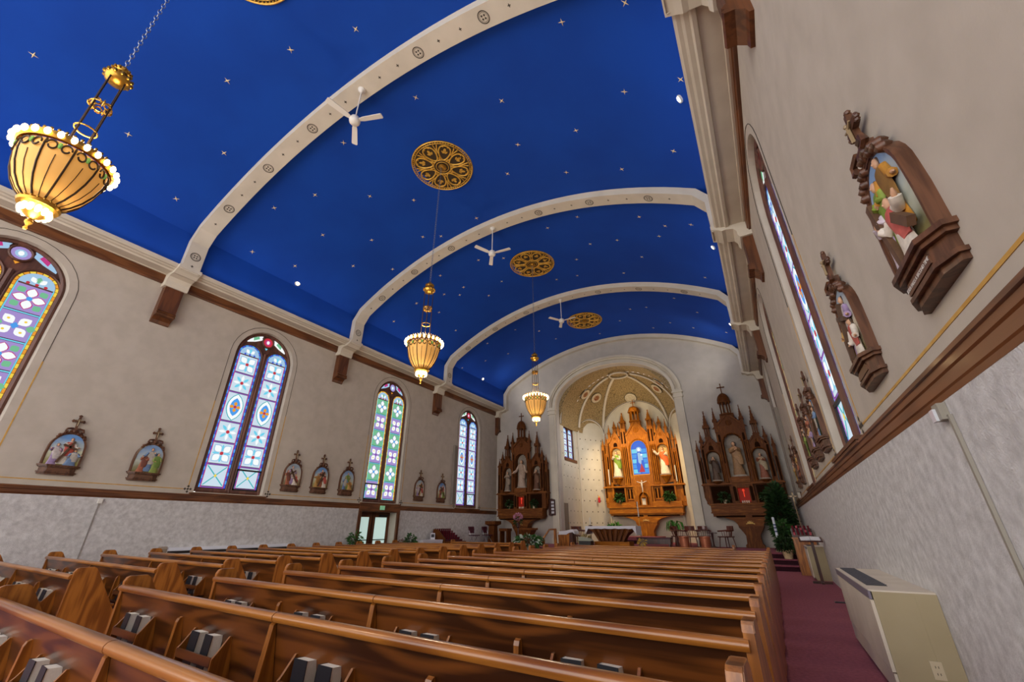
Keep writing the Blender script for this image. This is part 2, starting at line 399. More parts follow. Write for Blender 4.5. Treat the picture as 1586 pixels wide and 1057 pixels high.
for k in range(-1, 4):
    yc = Y0+BAY*k
    y0, y1 = (yc-RIBW, yc+RIBW) if k < 3 else (yc-RIBW, YE)
    A = rib_profile(0.0); B = rib_profile(.215)
    mb = MB(); n = len(A); v = []; 
    for p in A: v += [(p[0], y0, p[1]), (p[0], y1, p[1])]
    for p in B: v += [(p[0], y0, p[1]), (p[0], y1, p[1])]
    f = []
    for i in range(n-1):
        a = 2*i; b = 2*n+2*i
        f += [(a, a+2, b+2, b), (a+1, b+1, b+3, a+3), (b, b+2, b+3, b+1)]
    mb.add(v, f)
    rib = struct(mb.build('ceiling_rib', M['cream'], smooth=.4)); ribs.append(rib)
    if 0 <= k < 3:
        # painted roundels every so often along the soffit, two florettes between
        path = [Vector((p[0], yc, p[1])) for p in B]
        cum = [0]
        for i in range(1, n): cum.append(cum[-1]+(path[i]-path[i-1]).length)
        def at(s):
            for i in range(1, n):
                if cum[i] >= s:
                    q = (s-cum[i-1])/(cum[i]-cum[i-1]); t = (path[i]-path[i-1]).normalized()
                    return path[i-1].lerp(path[i], q), t
        def at_x(x):
            z = vz(x, .215); sl = -(x-XC)/math.sqrt((VR-.215)**2-(x-XC)**2)
            return Vector((x, yc, z)), Vector((1, 0, sl)).normalized(), Vector((sl, 0, -1)).normalized()
        for d in (-5.4, -3.72, -1.9, 1.85, 3.65, 5.4):
            p, t, nn = at_x(XC-.12+d); roundel(rib, p, t, nn)
        for d in (-5.98, -4.85, -4.3, -3.1, -2.5, -1.2, -.62, .6, 1.2, 2.45, 3.05, 4.25, 4.8, 5.95):
            p, t, nn = at_x(XC-.12+d); florette(rib, p, t, nn)
        for sg in (-1, 1):
            p = Vector((XC+sg*(VX-.215), yc, 8.55)); roundel(rib, p, Vector((0,0,1)), Vector((-sg,0,0)))
            p = Vector((XC+sg*(VX-.215), yc, 8.22)); florette(rib, p, Vector((0,0,1)), Vector((-sg,0,0)))
    # plaster impost and oak corbel below each rib foot
    for X, sg in ((XL, -1), (XR, 1)):
        imp = MB()
        prof = [(0, 7.62), (.26, 7.62), (.30, 7.70), (.30, 7.80), (.36, 7.90), (.52, 7.94), (.60, 7.93), (.70, 8.0), (.83, 8.06), (.83, 8.16), (0, 8.16)]
        yy0, yy1 = y0-.06, (y1+.06 if k < 3 else YE)
        imp.prism([(X-sg*d, z) for d, z in prof], 'y', yy0, yy1); imp.build('impost_block', M['cream'], rib)
        prof = [(0, 6.53), (.05, 6.54), (.07, 6.62), (.16, 6.70), (.27, 6.72), (.29, 6.76), (.25, 6.79), (.28, 6.83), (.25, 6.86), (.22, 6.88), (.22, 7.62), (0, 7.62)]
        cb = MB(); cb.prism([(X-sg*d, z) for d, z in prof], 'y', y0+.0, (y1-.0) if k < 3 else YE); c = cb.build('corbel', M['oaktrim_z'], rib); c['label'] = 'dark oak wall corbel under the rib foot'
# gold stars on the vault: children of the ceiling
def star(x, y, s, rot=0):
    z = vz(x)-.006; sl = -(x-XC)/math.sqrt(VR*VR-(x-XC)**2); t = Vector((1, 0, sl)).normalized(); n = Vector((sl, 0, -1)).normalized(); b = Vector((0,1,0))
    c = Vector((x, y, z)); vs = []
    for i in range(8):
        r = s if i % 2 == 0 else s*.22
        a = rot+i*PI/4; vs.append(tuple(c+(t*math.cos(a)+b*math.sin(a))*r))
    mb = MB(); mb.add([tuple(c+n*.012)]+vs, [(0, 1+i, 1+(i+1) % 8) for i in range(8)])
    mb.build('star', M['starpaint'], ceiling)
M['starpaint'] = plain('gilded_star', '#e8cf9a', .4)
def px_on_vault(px, py):
    d = (_R*((px-793)/630.6) - _U*((py-528.5)/630.6) + _F)
    # march to the vault
    lo, hi = 1.0, 60.0; o = Vector((0,0,CAMZ))
    for _ in range(60):
        mid = (lo+hi)/2; p = o+d*mid
        inside = abs(p.x-XC) < VX and p.z < vz(p.x)
        if inside: lo = mid
        else: hi = mid
    return o+d*lo
STARS = [(52,85),(450,77),(551,45),(352,125),(644,151),(870,34),(968,4),(199,208),(109,222),(777,156),(967,142),(1054,123),(892,202),(802,224),(963,262),(347,237),(273,308),(488,302),(425,322),(573,304),(877,267),(786,269),(738,338),(641,310),(973,260),(1043,234),(391,390),(457,412),(532,221),(848,353),(894,336),(990,336),(1070,348),(608,417),(547,412),(576,372),(683,366),(500,364),(655,367),(741,403),(718,445),(777,436),(645,470),(680,484),(610,498),(682,427),(780,400),(848,352),(914,378),(956,372),(994,398),(1021,366),(1092,430),(966,423),(893,402),(862,433),(1001,476),(976,479),(1038,500),(960,497),(894,427),(1012,508),(1074,508),(798,511),(787,548),(755,532),(752,559),(861,525),(716,570),(835,513),(862,522),(929,517),(1125,515),(1044,462),(1050,461),(1080,484),(712,457),(757,458),(755,508),(1030,350),(688,456),(706,512),(738,520),(905,455)]
_seen = []
for i, (px, py) in enumerate(STARS):
    p = px_on_vault(px, py)
    if any(abs((p.y-Y0) % BAY) < .34 or abs((p.y-Y0) % BAY-BAY) < .34 for _ in (0,)): continue
    if any((p-q).length < .25 for q in _seen) or p.y > YE-.2: continue
    _seen.append(p); star(p.x, p.y, .085, (i*37 % 90)/57.3)
# end wall with the sanctuary arch
AW, AZ, AR = 3.33, 7.75, 2.10
ARCHP = [(XC+u, v) for u, v in arch_pts(AW, AZ, AR, 32, .0)]
mb = MB(); holed_panel(mb, lambda u, v: (u, YE, v), XL-.3, XR+.3, 0.0, 11.6, ARCHP)
reveal(mb, lambda u, v: (u, YE, v), lambda u, v: (u, YE+.45, v), ARCHP)
wall_end = struct(mb.build('wall_end', M['endwall']))
# arch mouldings: three swept bands
def arch_path(w, z, r, n=36): return [(XC+w*math.cos(PI*i/n), z+r*math.sin(PI*i/n)) for i in range(n+1)]
for (i0, i1, d, nm) in ((.00, .15, .14, 'arch_moulding'), (.15, .25, .04, 'arch_moulding'), (.25, .34, .12, 'arch_moulding'), (.34, .46, .20, 'arch_moulding')):
    a = arch_path(AW+i0, AZ, AR+i0); b = arch_path(AW+i1, AZ, AR+i1); n = len(a)
    mb = MB(); v = []
    for (p, q) in zip(a, b):
        v += [(p[0], YE+.01, p[1]), (p[0], YE-d, p[1]), (q[0], YE-d, q[1]), (q[0], YE+.01, q[1])]
    f = []
    for i in range(n-1):
        for k in range(3): f.append((4*i+k, 4*i+k+1, 4*i+k+5, 4*i+k+4))
    mb.add(v, f); mb.build(nm, M['cream'], wall_end, smooth=.4)
for sg in (-1, 1):
    x0, x1 = XC+sg*(AW+.02), XC+sg*(AW+.46); a, b = min(x0,x1), max(x0,x1)
    mb = MB(); mb.box(a+.03, b-.03, YE-.12, YE+.02, .48, 7.35)
    mb.box(a+.10, b-.10, YE-.135, YE-.12, 1.0, 7.2); mb.build('pilaster_shaft', M['cream'], wall_end)
    mb = MB(); mb.box(a-.02, b+.02, YE-.17, YE+.02, 7.35, 7.43); mb.box(a+.01, b-.01, YE-.14, YE+.02, 7.43, 7.58); mb.box(a-.05, b+.05, YE-.20, YE+.02, 7.58, 7.66); mb.box(a-.01, b+.01, YE-.16, YE+.02, 7.66, 7.76)
    mb.build('pilaster_capital', M['cream'], wall_end)
    mb = MB(); mb.box(a-.03, b+.03, YE-.18, YE+.02, .48, .75); mb.box(a, b, YE-.15, YE+.02, .75, .9); mb.build('pilaster_base', M['cream'], wall_end)
    mb = MB(); mb.box(a-.03 if sg < 0 else XR-.01-(XR-b), a if sg < 0 else b, YE-.01, YE, .5, .6)
# apse: polygonal walls and a gilded half dome
AX = AW; AY0 = YE+.45; DC = 24.0; DZ, DCZ, DB = 6.85, 3.2, 3.67; YBK = 26.8; BW = 2.15; Y1C = 25.0
facets = [((XC-AX, AY0-.02), (XC-AX, Y1C)), ((XC-AX, Y1C), (XC-BW, YBK)), ((XC-BW, YBK), (XC+BW, YBK)), ((XC+BW, YBK), (XC+AX, Y1C)), ((XC+AX, Y1C), (XC+AX, AY0-.02))]
apse = None
AWIN = dict(yc=23.66, hw=.86, z0=4.90, zs=6.80, r=.86)
for i, (p, q) in enumerate(facets):
    mb = MB()
    if i == 0:
        hole = [(AWIN['yc']+u, v) for u, v in arch_pts(AWIN['hw'], AWIN['zs'], AWIN['r'], 14, AWIN['z0'])]
        P = lambda u, v: (XC-AX, u, v); P2 = lambda u, v: (XC-AX-.22, AWIN['yc']+(u-AWIN['yc'])*.95, v)
        holed_panel(mb, P, p[1], q[1], .4, 8.9, hole); reveal(mb, P, P2, hole)
    else:
        mb.add([(p[0],p[1],.4), (q[0],q[1],.4), (q[0],q[1],8.95), (p[0],p[1],8.95)], [(0,1,2,3)])
    o = mb.build('wall_apse' if i == 0 else 'apse_facet', M['apsewall'], apse)
    if i == 0: apse = struct(o, 'pale plaster wall of the apse')
    o2 = None
# colonnettes at the facet corners
for (x, y) in ((XC-AX, Y1C), (XC-BW, YBK), (XC+BW, YBK), (XC+AX, Y1C)):
    dx, dy = (XC-x), (24.0-y); L = math.hypot(dx, dy); cx, cy = x+dx/L*.04, y+dy/L*.04
    mb = MB(); mb.lathe([(.09,.48),(.09,.7),(.055,.75),(.055,6.75),(.09,6.8),(.11,6.86),(.11,6.95)], 12, (cx, cy, 0)); mb.build('colonnette', M['cream'], apse, smooth=.6)
def dome_pt(ph, th, s=1.0):
    """th 0..pi across (0 = east side), ph 0..pi/2 up"""
    return (XC+AX*s*math.cos(th)*math.cos(ph), DC+DB*s*math.sin(th)*math.cos(ph), DZ+DCZ*s*math.sin(ph))
mb = MB(); NT, NP = 32, 14; v = []; f = []
for j in range(NP+1):
    for i in range(NT+1): v.append(dome_pt(PI/2*j/NP, PI*i/NT))
for j in range(NP):
    for i in range(NT): a = j*(NT+1)+i; f.append((a, a+1, a+NT+2, a+NT+1))
mb.add(v, f)
v = []; f = []
for i in range(NT+1):
    th = PI*i/NT; v += [(XC+AX*math.cos(th), AY0-.02, DZ+DCZ*math.sin(th)), (XC+AX*math.cos(th), DC, DZ+DCZ*math.sin(th))]
for i in range(NT): f.append((2*i, 2*i+1, 2*i+3, 2*i+2))
mb.add(v, f)
# closing web between the arch soffit and the dome
v = []; f = []
for i in range(NT+1):
    th = PI*i/NT; v += [(XC+AX*.995*math.cos(th), YE+.44, DZ+DCZ*.995*math.sin(th)), (XC+(AX+.8)*math.cos(th), YE+.44, DZ+(DCZ+1.2)*math.sin(th))]
for i in range(NT): f.append((2*i, 2*i+1, 2*i+3, 2*i+2))
mb.add(v, f)
def gilded():
    mt, nt, b = nodemat('gilded_stencil'); N = nt.nodes; L = nt.links
    tc = N.new('ShaderNodeTexCoord'); vo = N.new('ShaderNodeTexVoronoi'); vo.inputs['Scale'].default_value = 10; vo.feature = 'DISTANCE_TO_EDGE'
    nz = N.new('ShaderNodeTexNoise'); nz.inputs['Scale'].default_value = 3.0; nz.inputs['Detail'].default_value = 2
    mx = N.new('ShaderNodeMixRGB'); mx.inputs[0].default_value = .25; L.new(tc.outputs['Object'], nz.inputs['Vector']); L.new(tc.outputs['Object'], mx.inputs[1]); L.new(nz.outputs['Color'], mx.inputs[2]); L.new(mx.outputs[0], vo.inputs['Vector'])
    cr = N.new('ShaderNodeValToRGB'); cr.color_ramp.elements[0].color = lin('#6b5a38'); cr.color_ramp.elements[1].color = lin('#a08a60'); cr.color_ramp.elements[0].position = .02; cr.color_ramp.elements[1].position = .10
    L.new(vo.outputs['Distance'], cr.inputs['Fac']); L.new(cr.outputs['Color'], b.inputs['Base Color'])
    b.inputs['Metallic'].default_value = .1; b.inputs['Roughness'].default_value = .5
    return mt
M['gilded'] = gilded()
dome = struct(mb.build('ceiling_apse', M['gilded'], smooth=.6), 'gilded half dome of the apse')
def dome_rib(th, t0=.06, t1=.86):
    mb = MB(); R = []; N = 18
    for j in range(N+1):
        ph = PI/2*(t0+(t1-t0)*j/N); p = Vector(dome_pt(ph, th, .985)); e = Vector((-math.sin(th)*AX, math.cos(th)*DB, 0)).normalized()
        w = .085; n = (Vector((XC, DC, DZ))-p).normalized()*.05
        R.append([tuple(p-e*w), tuple(p-e*w*.8+n), tuple(p+e*w*.8+n), tuple(p+e*w)])
    mb.rings(R, False); mb.build('dome_rib', M['cream'], dome, smooth=.4)
def th_of(x, y): return math.atan2((y-DC)/DB, (x-XC)/AX)
THS = [th_of(XC+BW, YBK), th_of(XC-BW, YBK), th_of(XC-AX, Y1C), th_of(XC+AX, Y1C)]
for th in THS: dome_rib(th)
mb = MB(); mb.ring((XC, DC+.15, DZ+DCZ*.955), .55, .06, 28, 6); mb.build('dome_ring', M['cream'], dome, smooth=.6)
# painted medallions on the dome
def dome_disc(th, t, r, mat, name, s=.975):
    ph = PI/2*t; c = Vector(dome_pt(ph, th, s)); n = (Vector((XC, DC, DZ))-c); n = Vector((n.x/AX**2, n.y/DB**2, n.z/DCZ**2)).normalized()
    e = Vector((-math.sin(th)*AX, math.cos(th)*DB, 0)).normalized(); u = n.cross(e).normalized(); N = 20
    mb = MB(); mb.add([tuple(c+n*.01)]+[tuple(c+(e*math.cos(2*PI*i/N)+u*math.sin(2*PI*i/N))*r+n*.01) for i in range(N)], [(0, 1+i, 1+(i+1) % N) for i in range(N)])
    return mb.build(name, mat, dome)
M['medcream'] = mottled('painted_medallion_cream', '#b7a98c', '#cbbfa4', 9, .7)
M['medred'] = mottled('painted_medallion_red', '#7a3a22', '#a9825a', 12, .7)
ths = [PI/2, (THS[1]+THS[2])/2, (THS[0]+THS[3])/2, PI-.10, .10]
for i, th in enumerate(ths):
    dome_disc(th, .50, .40, M['darkpaint'], 'medallion_border', .978); dome_disc(th, .50, .37, M['medcream'], 'painted_medallion', .975); dome_disc(th, .50, .20, M['medred'] if i else M['medcream'], 'painted_emblem', .971)
# arched bands framing the lunettes
for fi, (p, q) in enumerate(facets[:4]):
    L = math.dist(p, q); mid = Vector(((p[0]+q[0])/2, (p[1]+q[1])/2)); e = Vector(((q[0]-p[0])/L, (q[1]-p[1])/L)); nn = Vector((-e.y, e.x))
    if (Vector((XC, 24.0))-mid).dot(nn) < 0: nn = -nn
    dd = ((mid.x-XC)/AX)**2+((max(mid.y, DC)-DC)/DB)**2; rise = DCZ*math.sqrt(max(0.0, 1-dd))-.10 if fi else 1.45
    rise = max(rise, .9); mb = MB(); path = []
    for i in range(21):
        a = PI*i/20; u = L/2*.97*math.cos(a); path.append((mid.x+e.x*u+nn.x*.05, mid.y+e.y*u+nn.y*.05, DZ+.05+rise*math.sin(a)))
    mb.tube(path, .065, 6); mb.build('lunette_band', M['cream'], apse, smooth=.8)
    mb = MB(); mb.tube([(x+nn.x*.055, y+nn.y*.055, z-.0) for x, y, z in path], .018, 5); mb.build('band_line', M['darkpaint'], apse)
# small stencilled crosses over the apse walls
for fi, (p, q) in enumerate(facets[:3]):
    L = math.dist(p, q); ux, uy = (q[0]-p[0])/L, (q[1]-p[1])/L; nx, ny = (uy, -ux)
    if (XC-p[0])*nx+(24-p[1])*ny < 0: nx, ny = -nx, -ny
    for r in range(9):
        for c in range(5):
            s = (c+.5+(r % 2)*.35)/5.2*L; z = 1.5+r*.62
            if fi == 0 and 4.7 < z < 7.8 and abs(p[1]+s-AWIN['yc']) < 1.0: continue
            if fi == 0 and z < 2.8 and s < .6: continue
            if fi == 2 and abs(p[0]+s-XC) < 2.0: continue
            mb = MB(); x, y = p[0]+ux*s+nx*.006, p[1]+uy*s+ny*.006; w = .045
            mb.add([(x-ux*w, y-uy*w, z), (x, y, z-w), (x+ux*w, y+uy*w, z), (x, y, z+w)], [(0,1,2,3)]); mb.build('stencil_dot', M['darkpaint'], apse)
# ================================================================== STAINED GLASS
GE = 1.0
G = {k: glow('glass_'+k, c, GE*s, '#1c1c20') for k, c, s in (
    ('white', '#f2f6f6', 1.05), ('pale', '#a8cdec', .9), ('ice', '#cfe2f0', .95), ('blue', '#4a9be8', 1.0), ('deep', '#3f5bd8', .9), ('lav', '#a992d4', .9), ('purple', '#8a55b8', .9),
    ('yellow', '#f2cf45', 1.0), ('amber', '#e89a2c', 1.0), ('red', '#c8333f', .9), ('pink', '#c83a86', .9), ('green', '#79c496', .9), ('sky', '#3f9cec', .95), ('royal', '#2a68d8', .95), ('teal', '#3fb3bb', .95), ('cyan', '#6fd0ea', 1.0))}
M['lead'] = plain('lead_came', '#231d1c', .6)
_mc = {}
def flat(key, polys):
    """flat pane mesh in the (y, z) plane, a few mm thick"""
    if key in _mc: return _mc[key]
    mb = MB()
    for p in polys: mb.prism(p, 'x', -.003, .003)
    me = mb.mesh('pane', G['white']); _mc[key] = me; return me
def paneobj(par, key, polys, mat, loc, rot=0.0, s=1.0):
    k = (key, mat.name)
    if k not in _mc:
        me = flat(key, polys).copy(); me.materials.clear(); me.materials.append(mat); _mc[k] = me
    o = bpy.data.objects.new('pane', _mc[k]); o.location = loc
    if rot: o.rotation_euler = (rot, 0, 0)
    if s != 1.0: o.scale = (1, s, s)
    return link(o, par)
def petal(L, w, r0=.03, n=5):
    p = [(0, r0)]
    for i in range(1, n): t = i/n; p.append((w*math.sin(PI*t), r0+(L-r0)*t))
    p.append((0, L))
    for i in range(n-1, 0, -1): t = i/n; p.append((-w*math.sin(PI*t), r0+(L-r0)*t))
    return p
def disc(r, n=12, sy=1.0): return [(r*math.cos(2*PI*i/n), r*sy*math.sin(2*PI*i/n)) for i in range(n)]
def vesica(w, h, n=8):
    p = []
    for i in range(n+1): t = -1+2*i/n; p.append((w*(1-t*t)**.8, h*t))
    for i in range(n-1, 0, -1): t = -1+2*i/n; p.append((-w*(1-t*t)**.8, h*t))
    return p
IW = .298
def panel(par, kind, x, y, z, hh, sg, pal, s=1.0):
    """one lancet panel with its motif; x,y,z = centre on the glass plane"""
    L1, L2, L3 = x-sg*.006, x-sg*.011, x-sg*.016
    iw = IW*s; hq = hh
    def q(w, h): return [(-w, -h), (w, -h), (w, h), (-w, h)]
    g = .008
    bgc = pal[0] if kind in ('star', 'vesica') else pal[1]
    paneobj(par, ('bg', round(iw, 3), round(hq, 3)), [q(iw-g, hq-g)], G[bgc], (x, y, z))
    m = min(iw, hq)
    if kind == 'star':
        for a in range(4): paneobj(par, 'petal_big', [petal(.235, .075)], G[pal[2]], (L2, y, z), a*PI/2, m/.262)
        for a in range(4): paneobj(par, 'petal_rim', [petal(.25, .093, .02)], G[pal[3]], (L1, y, z), a*PI/2, m/.262)
        for a in range(4): paneobj(par, 'leaf', [petal(.30, .07, .16)], G[pal[4]], (L1, y, z), PI/4+a*PI/2, m/.262)
        paneobj(par, 'disc', [disc(.045)], G[pal[5]], (L3, y, z), 0, m/.262)
    elif kind == 'diag':
        for a in range(4): paneobj(par, 'petal_fat', [petal(.27, .085, .05)], G['white'], (L2, y, z), PI/4+a*PI/2, m/.262)
        for a in range(4): paneobj(par, 'dot', [disc(.026, 8)], G['yellow'], (L3, y+math.sin(PI/4+a*PI/2)*.17*m/.262, z+math.cos(PI/4+a*PI/2)*.17*m/.262))
        paneobj(par, 'diamond', [[(0, -.075), (.06, 0), (0, .075), (-.06, 0)]], G[pal[5] if pal[0] != 'green' else 'purple'], (L3, y, z), 0, m/.262)
        for a in range(2): paneobj(par, 'leaf', [petal(.30, .07, .16)], G[pal[4]], (L1, y, z), PI/2+a*PI, m/.262)
    elif kind == 'sun':
        for a in range(8): paneobj(par, 'ray', [petal(.23, .036, .05)], G['white' if a % 2 == 0 else 'cyan'], (L2, y, z), a*PI/4, m/.262)
        paneobj(par, 'disc', [disc(.045)], G['red'], (L3, y, z), 0, m/.262)
    elif kind == 'rose':
        for a in range(4): paneobj(par, 'petal_fat', [petal(.27, .085, .05)], G['white'], (L2, y, z), a*PI/2+PI/4, m/.262)
        for a in range(4): paneobj(par, 'petal_edge', [petal(.30, .11, .03)], G['pale'], (x-sg*.008, y, z), a*PI/2+PI/4, m/.262)
        for a in range(4): paneobj(par, 'ray', [petal(.23, .036, .05)], G['cyan'], (L1, y, z), a*PI/2, m/.262)
        paneobj(par, 'disc', [disc(.045)], G['red'], (L3, y, z), 0, m/.262)
    elif kind == 'vesica':
        paneobj(par, 'ves0', [vesica(.25, .44)], G['teal'], (L1, y, z), 0, s)
        paneobj(par, 'ves1', [vesica(.225, .41)], G['white'], (x-sg*.009, y, z), 0, s)
        paneobj(par, 'ves2', [vesica(.15, .29)], G['blue'], (L2, y, z), 0, s)
        for a in range(4): paneobj(par, 'petal_fat', [petal(.27, .085, .05)], G['amber'], (x-sg*.013, y, z), a*PI/2, .62*s)
        paneobj(par, 'disc', [disc(.045)], G['red'], (L3, y, z), 0, s)
    elif kind == 'lattice':
        for a in (-1, 1):
            for d in (-.5, .5):
                w = .02; p = [(-iw*.9+d*iw-w, -a*hq*.85), (-iw*.9+d*iw+w, -a*hq*.85), (iw*.9+d*iw*0+w, a*hq*.85), (iw*.9-w, a*hq*.85)]
        for a in (-1, 1): paneobj(par, ('lat', a, round(hq, 3), round(iw, 3)), [[(-iw*.9-.02, -a*hq*.9), (-iw*.9+.02, -a*hq*.9), (iw*.9+.02, a*hq*.9), (iw*.9-.02, a*hq*.9)]], G['teal'], (L1 if a > 0 else L2, y, z))
        paneobj(par, 'diamond', [[(0, -.075), (.06, 0), (0, .075), (-.06, 0)]], G['yellow'], (L3, y, z), 0, .7)
def lancet(par, X, y, sg, z0, zs, hw, kinds, pal, bcol, vent=False, s=1.0):
    # border of small blocks, all one part
    mb = MB(); bw = .052*s; n = int((zs-z0)/(.115*s)); h = (zs-z0)/n
    for i in range(n):
        for e in (-1, 1):
            mb.cur = (i+(e > 0)) % 2
            a, b = sorted((y+e*(hw-.004), y+e*(hw-bw))); mb.box(X-sg*.004-.003, X-sg*.004+.003, a, b, z0+h*i+.005, z0+h*(i+1)-.005)
    for i in range(10):
        t0, t1 = PI*i/10+.02, PI*(i+1)/10-.02; mb.cur = i % 2
        P = lambda r, t: (X-sg*.004, y+r*math.cos(t), zs+r*math.sin(t))
        mb.add([P(hw-.004, t0), P(hw-.004, t1), P(hw-bw, t1), P(hw-bw, t0)], [(0,1,2,3)])
    o = mb.build('glass_border', [G[bcol[0]], G[bcol[1]]], par); o['kind'] = 'stuff'
    for e in (-1, 1):   # slim magenta or cyan strip inside the border
        mb = MB(); a, b = sorted((y+e*(hw-bw-.006), y+e*(IW*s-.006))); mb.box(X-sg*.005-.002, X-sg*.005+.002, a, b, z0, zs); mb.build('pane', G['pink' if pal[6] == 'purple' else 'cyan'], par)
    # stacked panels with bars between them
    nk = len(kinds); tot = sum(1.45 if k == 'vesica' else 1.0 for k in kinds); H = (zs-.02-z0)/tot; z = z0
    for k in kinds:
        hh = H*(1.45 if k == 'vesica' else 1.0)
        paneobj(par, ('bar', round(s, 2)), [[(-IW*s, -.014), (IW*s, -.014), (IW*s, .014), (-IW*s, .014)]], G[pal[6]], (X, y, z+.016))
        panel(par, k, X, y, z+.02+hh/2, (hh-.045)/2, sg, pal, s); z += hh
    # arched head: fan of three with a row of roundels
    r = (hw-bw)*.97
    paneobj(par, ('head', round(r, 3)), [[(r*math.cos(PI*i/12), r*math.sin(PI*i/12)) for i in range(13)]], G['pale'], (X, y, zs+.01))
    for i, a in enumerate((-.6, 0, .6)): paneobj(par, 'headpetal', [petal(.22, .055, .06)], G['white' if i != 1 else pal[4]], (X-sg*.008, y, zs+.02), a, s)
    for e in (-1, 0, 1): paneobj(par, 'dot2', [disc(.034, 8)], G['red' if pal[6] == 'cyan' else 'deep'], (X-sg*.014, y+e*.15*s, zs+.03), 0, s)
    if vent:
        mb = MB(); a, b, c, d = y-hw-.02, y+hw+.02, z0-.03, z0+.60
        for (u0, u1, v0, v1) in ((a, a+.045, c, d), (b-.045, b, c, d), (a, b, c, c+.05), (a, b, d-.05, d)): mb.box(X-sg*.02-.02, X-sg*.02+.02, u0, u1, v0, v1)
        mb.build('vent_frame', M['lead'], par)
PALA = ('lav', 'lav', 'white', 'pink', 'green', 'blue', 'cyan')
PALC = ('green', 'lav', 'white', 'lav', 'green', 'blue', 'cyan')
PALB = ('ice', 'ice', 'white', 'cyan', 'cyan', 'red', 'purple')
KA = ['diag', 'star', 'diag', 'star', 'diag', 'star']; KB = ['lattice', 'rose', 'sun', 'vesica', 'sun', 'rose']
def arch_window(name, X, sg, yc, design, vent, alt=False):
    par = bpy.data.objects.new(name, None); COL.objects.link(par); par['kind'] = 'structure'
    Xp = X+sg*(WDEPTH-.05)
    # dark wood plate with the sash mouldings
    A = [(yc+u*.985, v) for u, v in arch_pts(WHW*.96, WSP-.02, WRI*.98, 20, WSILL+.02)]
    mb = MB(); mb.prism(A, 'x', Xp+sg*.02, Xp+sg*.06); mb.build('window_frame', M['winwood'], par)
    def sweep(path, w, d, nm='frame_moulding'):
        mb = MB(); R = []
        for i, (u, v) in enumerate(path):
            a = path[max(i-1, 0)]; b = path[min(i+1, len(path)-1)]; t = Vector((b[0]-a[0], b[1]-a[1])).normalized(); n = Vector((-t.y, t.x))
            R.append([(Xp+sg*.03, u+n.x*w, v+n.y*w), (Xp-sg*d*.6, u+n.x*w, v+n.y*w), (Xp-sg*d, u, v), (Xp-sg*d*.6, u-n.x*w, v-n.y*w), (Xp+sg*.03, u-n.x*w, v-n.y*w)])
        mb.rings(R, False); mb.build(nm, M['winwood'], par)
    hw = .372; z0 = 2.34; zs = 6.54
    sweep([(yc+u*.955, v) for u, v in arch_pts(WHW*.96, WSP-.02, WRI*.96, 20, WSILL+.02)], .05, .07)
    for e in (-1, 1):
        cu = yc+e*.475
        sweep([(cu+u, v) for u, v in arch_pts(hw+.03, zs, hw+.03, 12, WSILL+.05)], .026, .05)
    sweep([(yc, WSILL+.03), (yc, 6.75)], .05, .07, 'mullion')
    sweep([(yc-WHW*.9, WSILL+.06), (yc+WHW*.9, WSILL+.06)], .06, .06, 'bottom_rail')
    pal, kk, bc = (PALA, KA, ('yellow', 'amber')) if design == 'A' else (PALB, KB, ('blue', 'deep'))
    if alt: pal = PALC
    lancet(par, Xp, yc-.475, sg, z0, zs, hw, kk, pal, bc, vent == -1)
    lancet(par, Xp, yc+.475, sg, z0, zs, hw, kk, pal, bc, vent == 1)
    # tracery: roundel and two wings
    zc = 7.20
    sweep([(yc+.19*math.cos(2*PI*i/16), zc+.19*math.sin(2*PI*i/16)) for i in range(17)], .025, .05, 'tracery_ring')
    paneobj(par, 'oculus', [disc(.165, 16)], G['lav' if design == 'A' else 'red'], (Xp, yc, zc)); paneobj(par, 'oculus2w', [disc(.10, 12)], G['pale' if design == 'A' else 'pink'], (Xp-sg*.006, yc, zc)); paneobj(par, 'oculus3', [disc(.05, 8, 1.3)], G['white'], (Xp-sg*.011, yc, zc))
    for e in (-1, 1):
        w = [(e*.20, .02), (e*.40, -.10), (e*.66, -.20), (e*.68, -.08), (e*.55, .06), (e*.40, .15), (e*.18, .20), (e*.22, .10)]
        paneobj(par, ('wing', e), [w], G['white' if design == 'B' else 'pale'], (Xp, yc, zc)); paneobj(par, ('wing2', e), [[(e*.30, .03), (e*.48, -.09), (e*.50, .02), (e*.34, .11)]], G['pink' if design == 'A' else 'green'], (Xp-sg*.006, yc, zc))
    paneobj(par, 'drop', [[(-.05, 0), (.05, 0), (0, -.07)]], G['amber' if design == 'A' else 'cyan'], (Xp, yc, zc-.22))
    return par
for i, yc in enumerate(WINY[1:]):
    arch_window('window_%d' % (i+1), XL, -1, yc, 'AB'[i % 2], 1 if i % 2 else -1, i == 2)
for i, yc in enumerate(WINYS['right'][1:]):
    arch_window('window_%d' % (i+5), XR, 1, yc, 'BA'[i % 2], -1 if i % 2 else 1)
# small two-light window of the apse
par = bpy.data.objects.new('window_8', None); COL.objects.link(par); par['kind'] = 'structure'
X = XC-AX-.16; yc = AWIN['yc']
mb = MB(); mb.prism([(yc+u*.96, v) for u, v in arch_pts(AWIN['hw']*.99, AWIN['zs'], AWIN['r']*.98, 16, AWIN['z0']+.01)], 'x', X-.05, X-.01); mb.build('window_frame', M['oaktrim_z'], par)
for e in (-1, 1):
    lancet(par, X+.005, yc+e*.385, -1, AWIN['z0']+.20, 6.55, .30, ['lattice', 'sun', 'rose', 'sun'], PALB, ('lav', 'blue'), False, .86)
    mb = MB(); mb.box(X-.02, X+.05, yc+e*.78-.06, yc+e*.78+.06, AWIN['z0'], 6.8); mb.build('jamb_moulding', M['oaktrim_z'], par)
mb = MB(); mb.box(X-.02, X+.05, yc-.05, yc+.05, AWIN['z0'], 6.9); mb.build('mullion', M['oaktrim_z'], par)
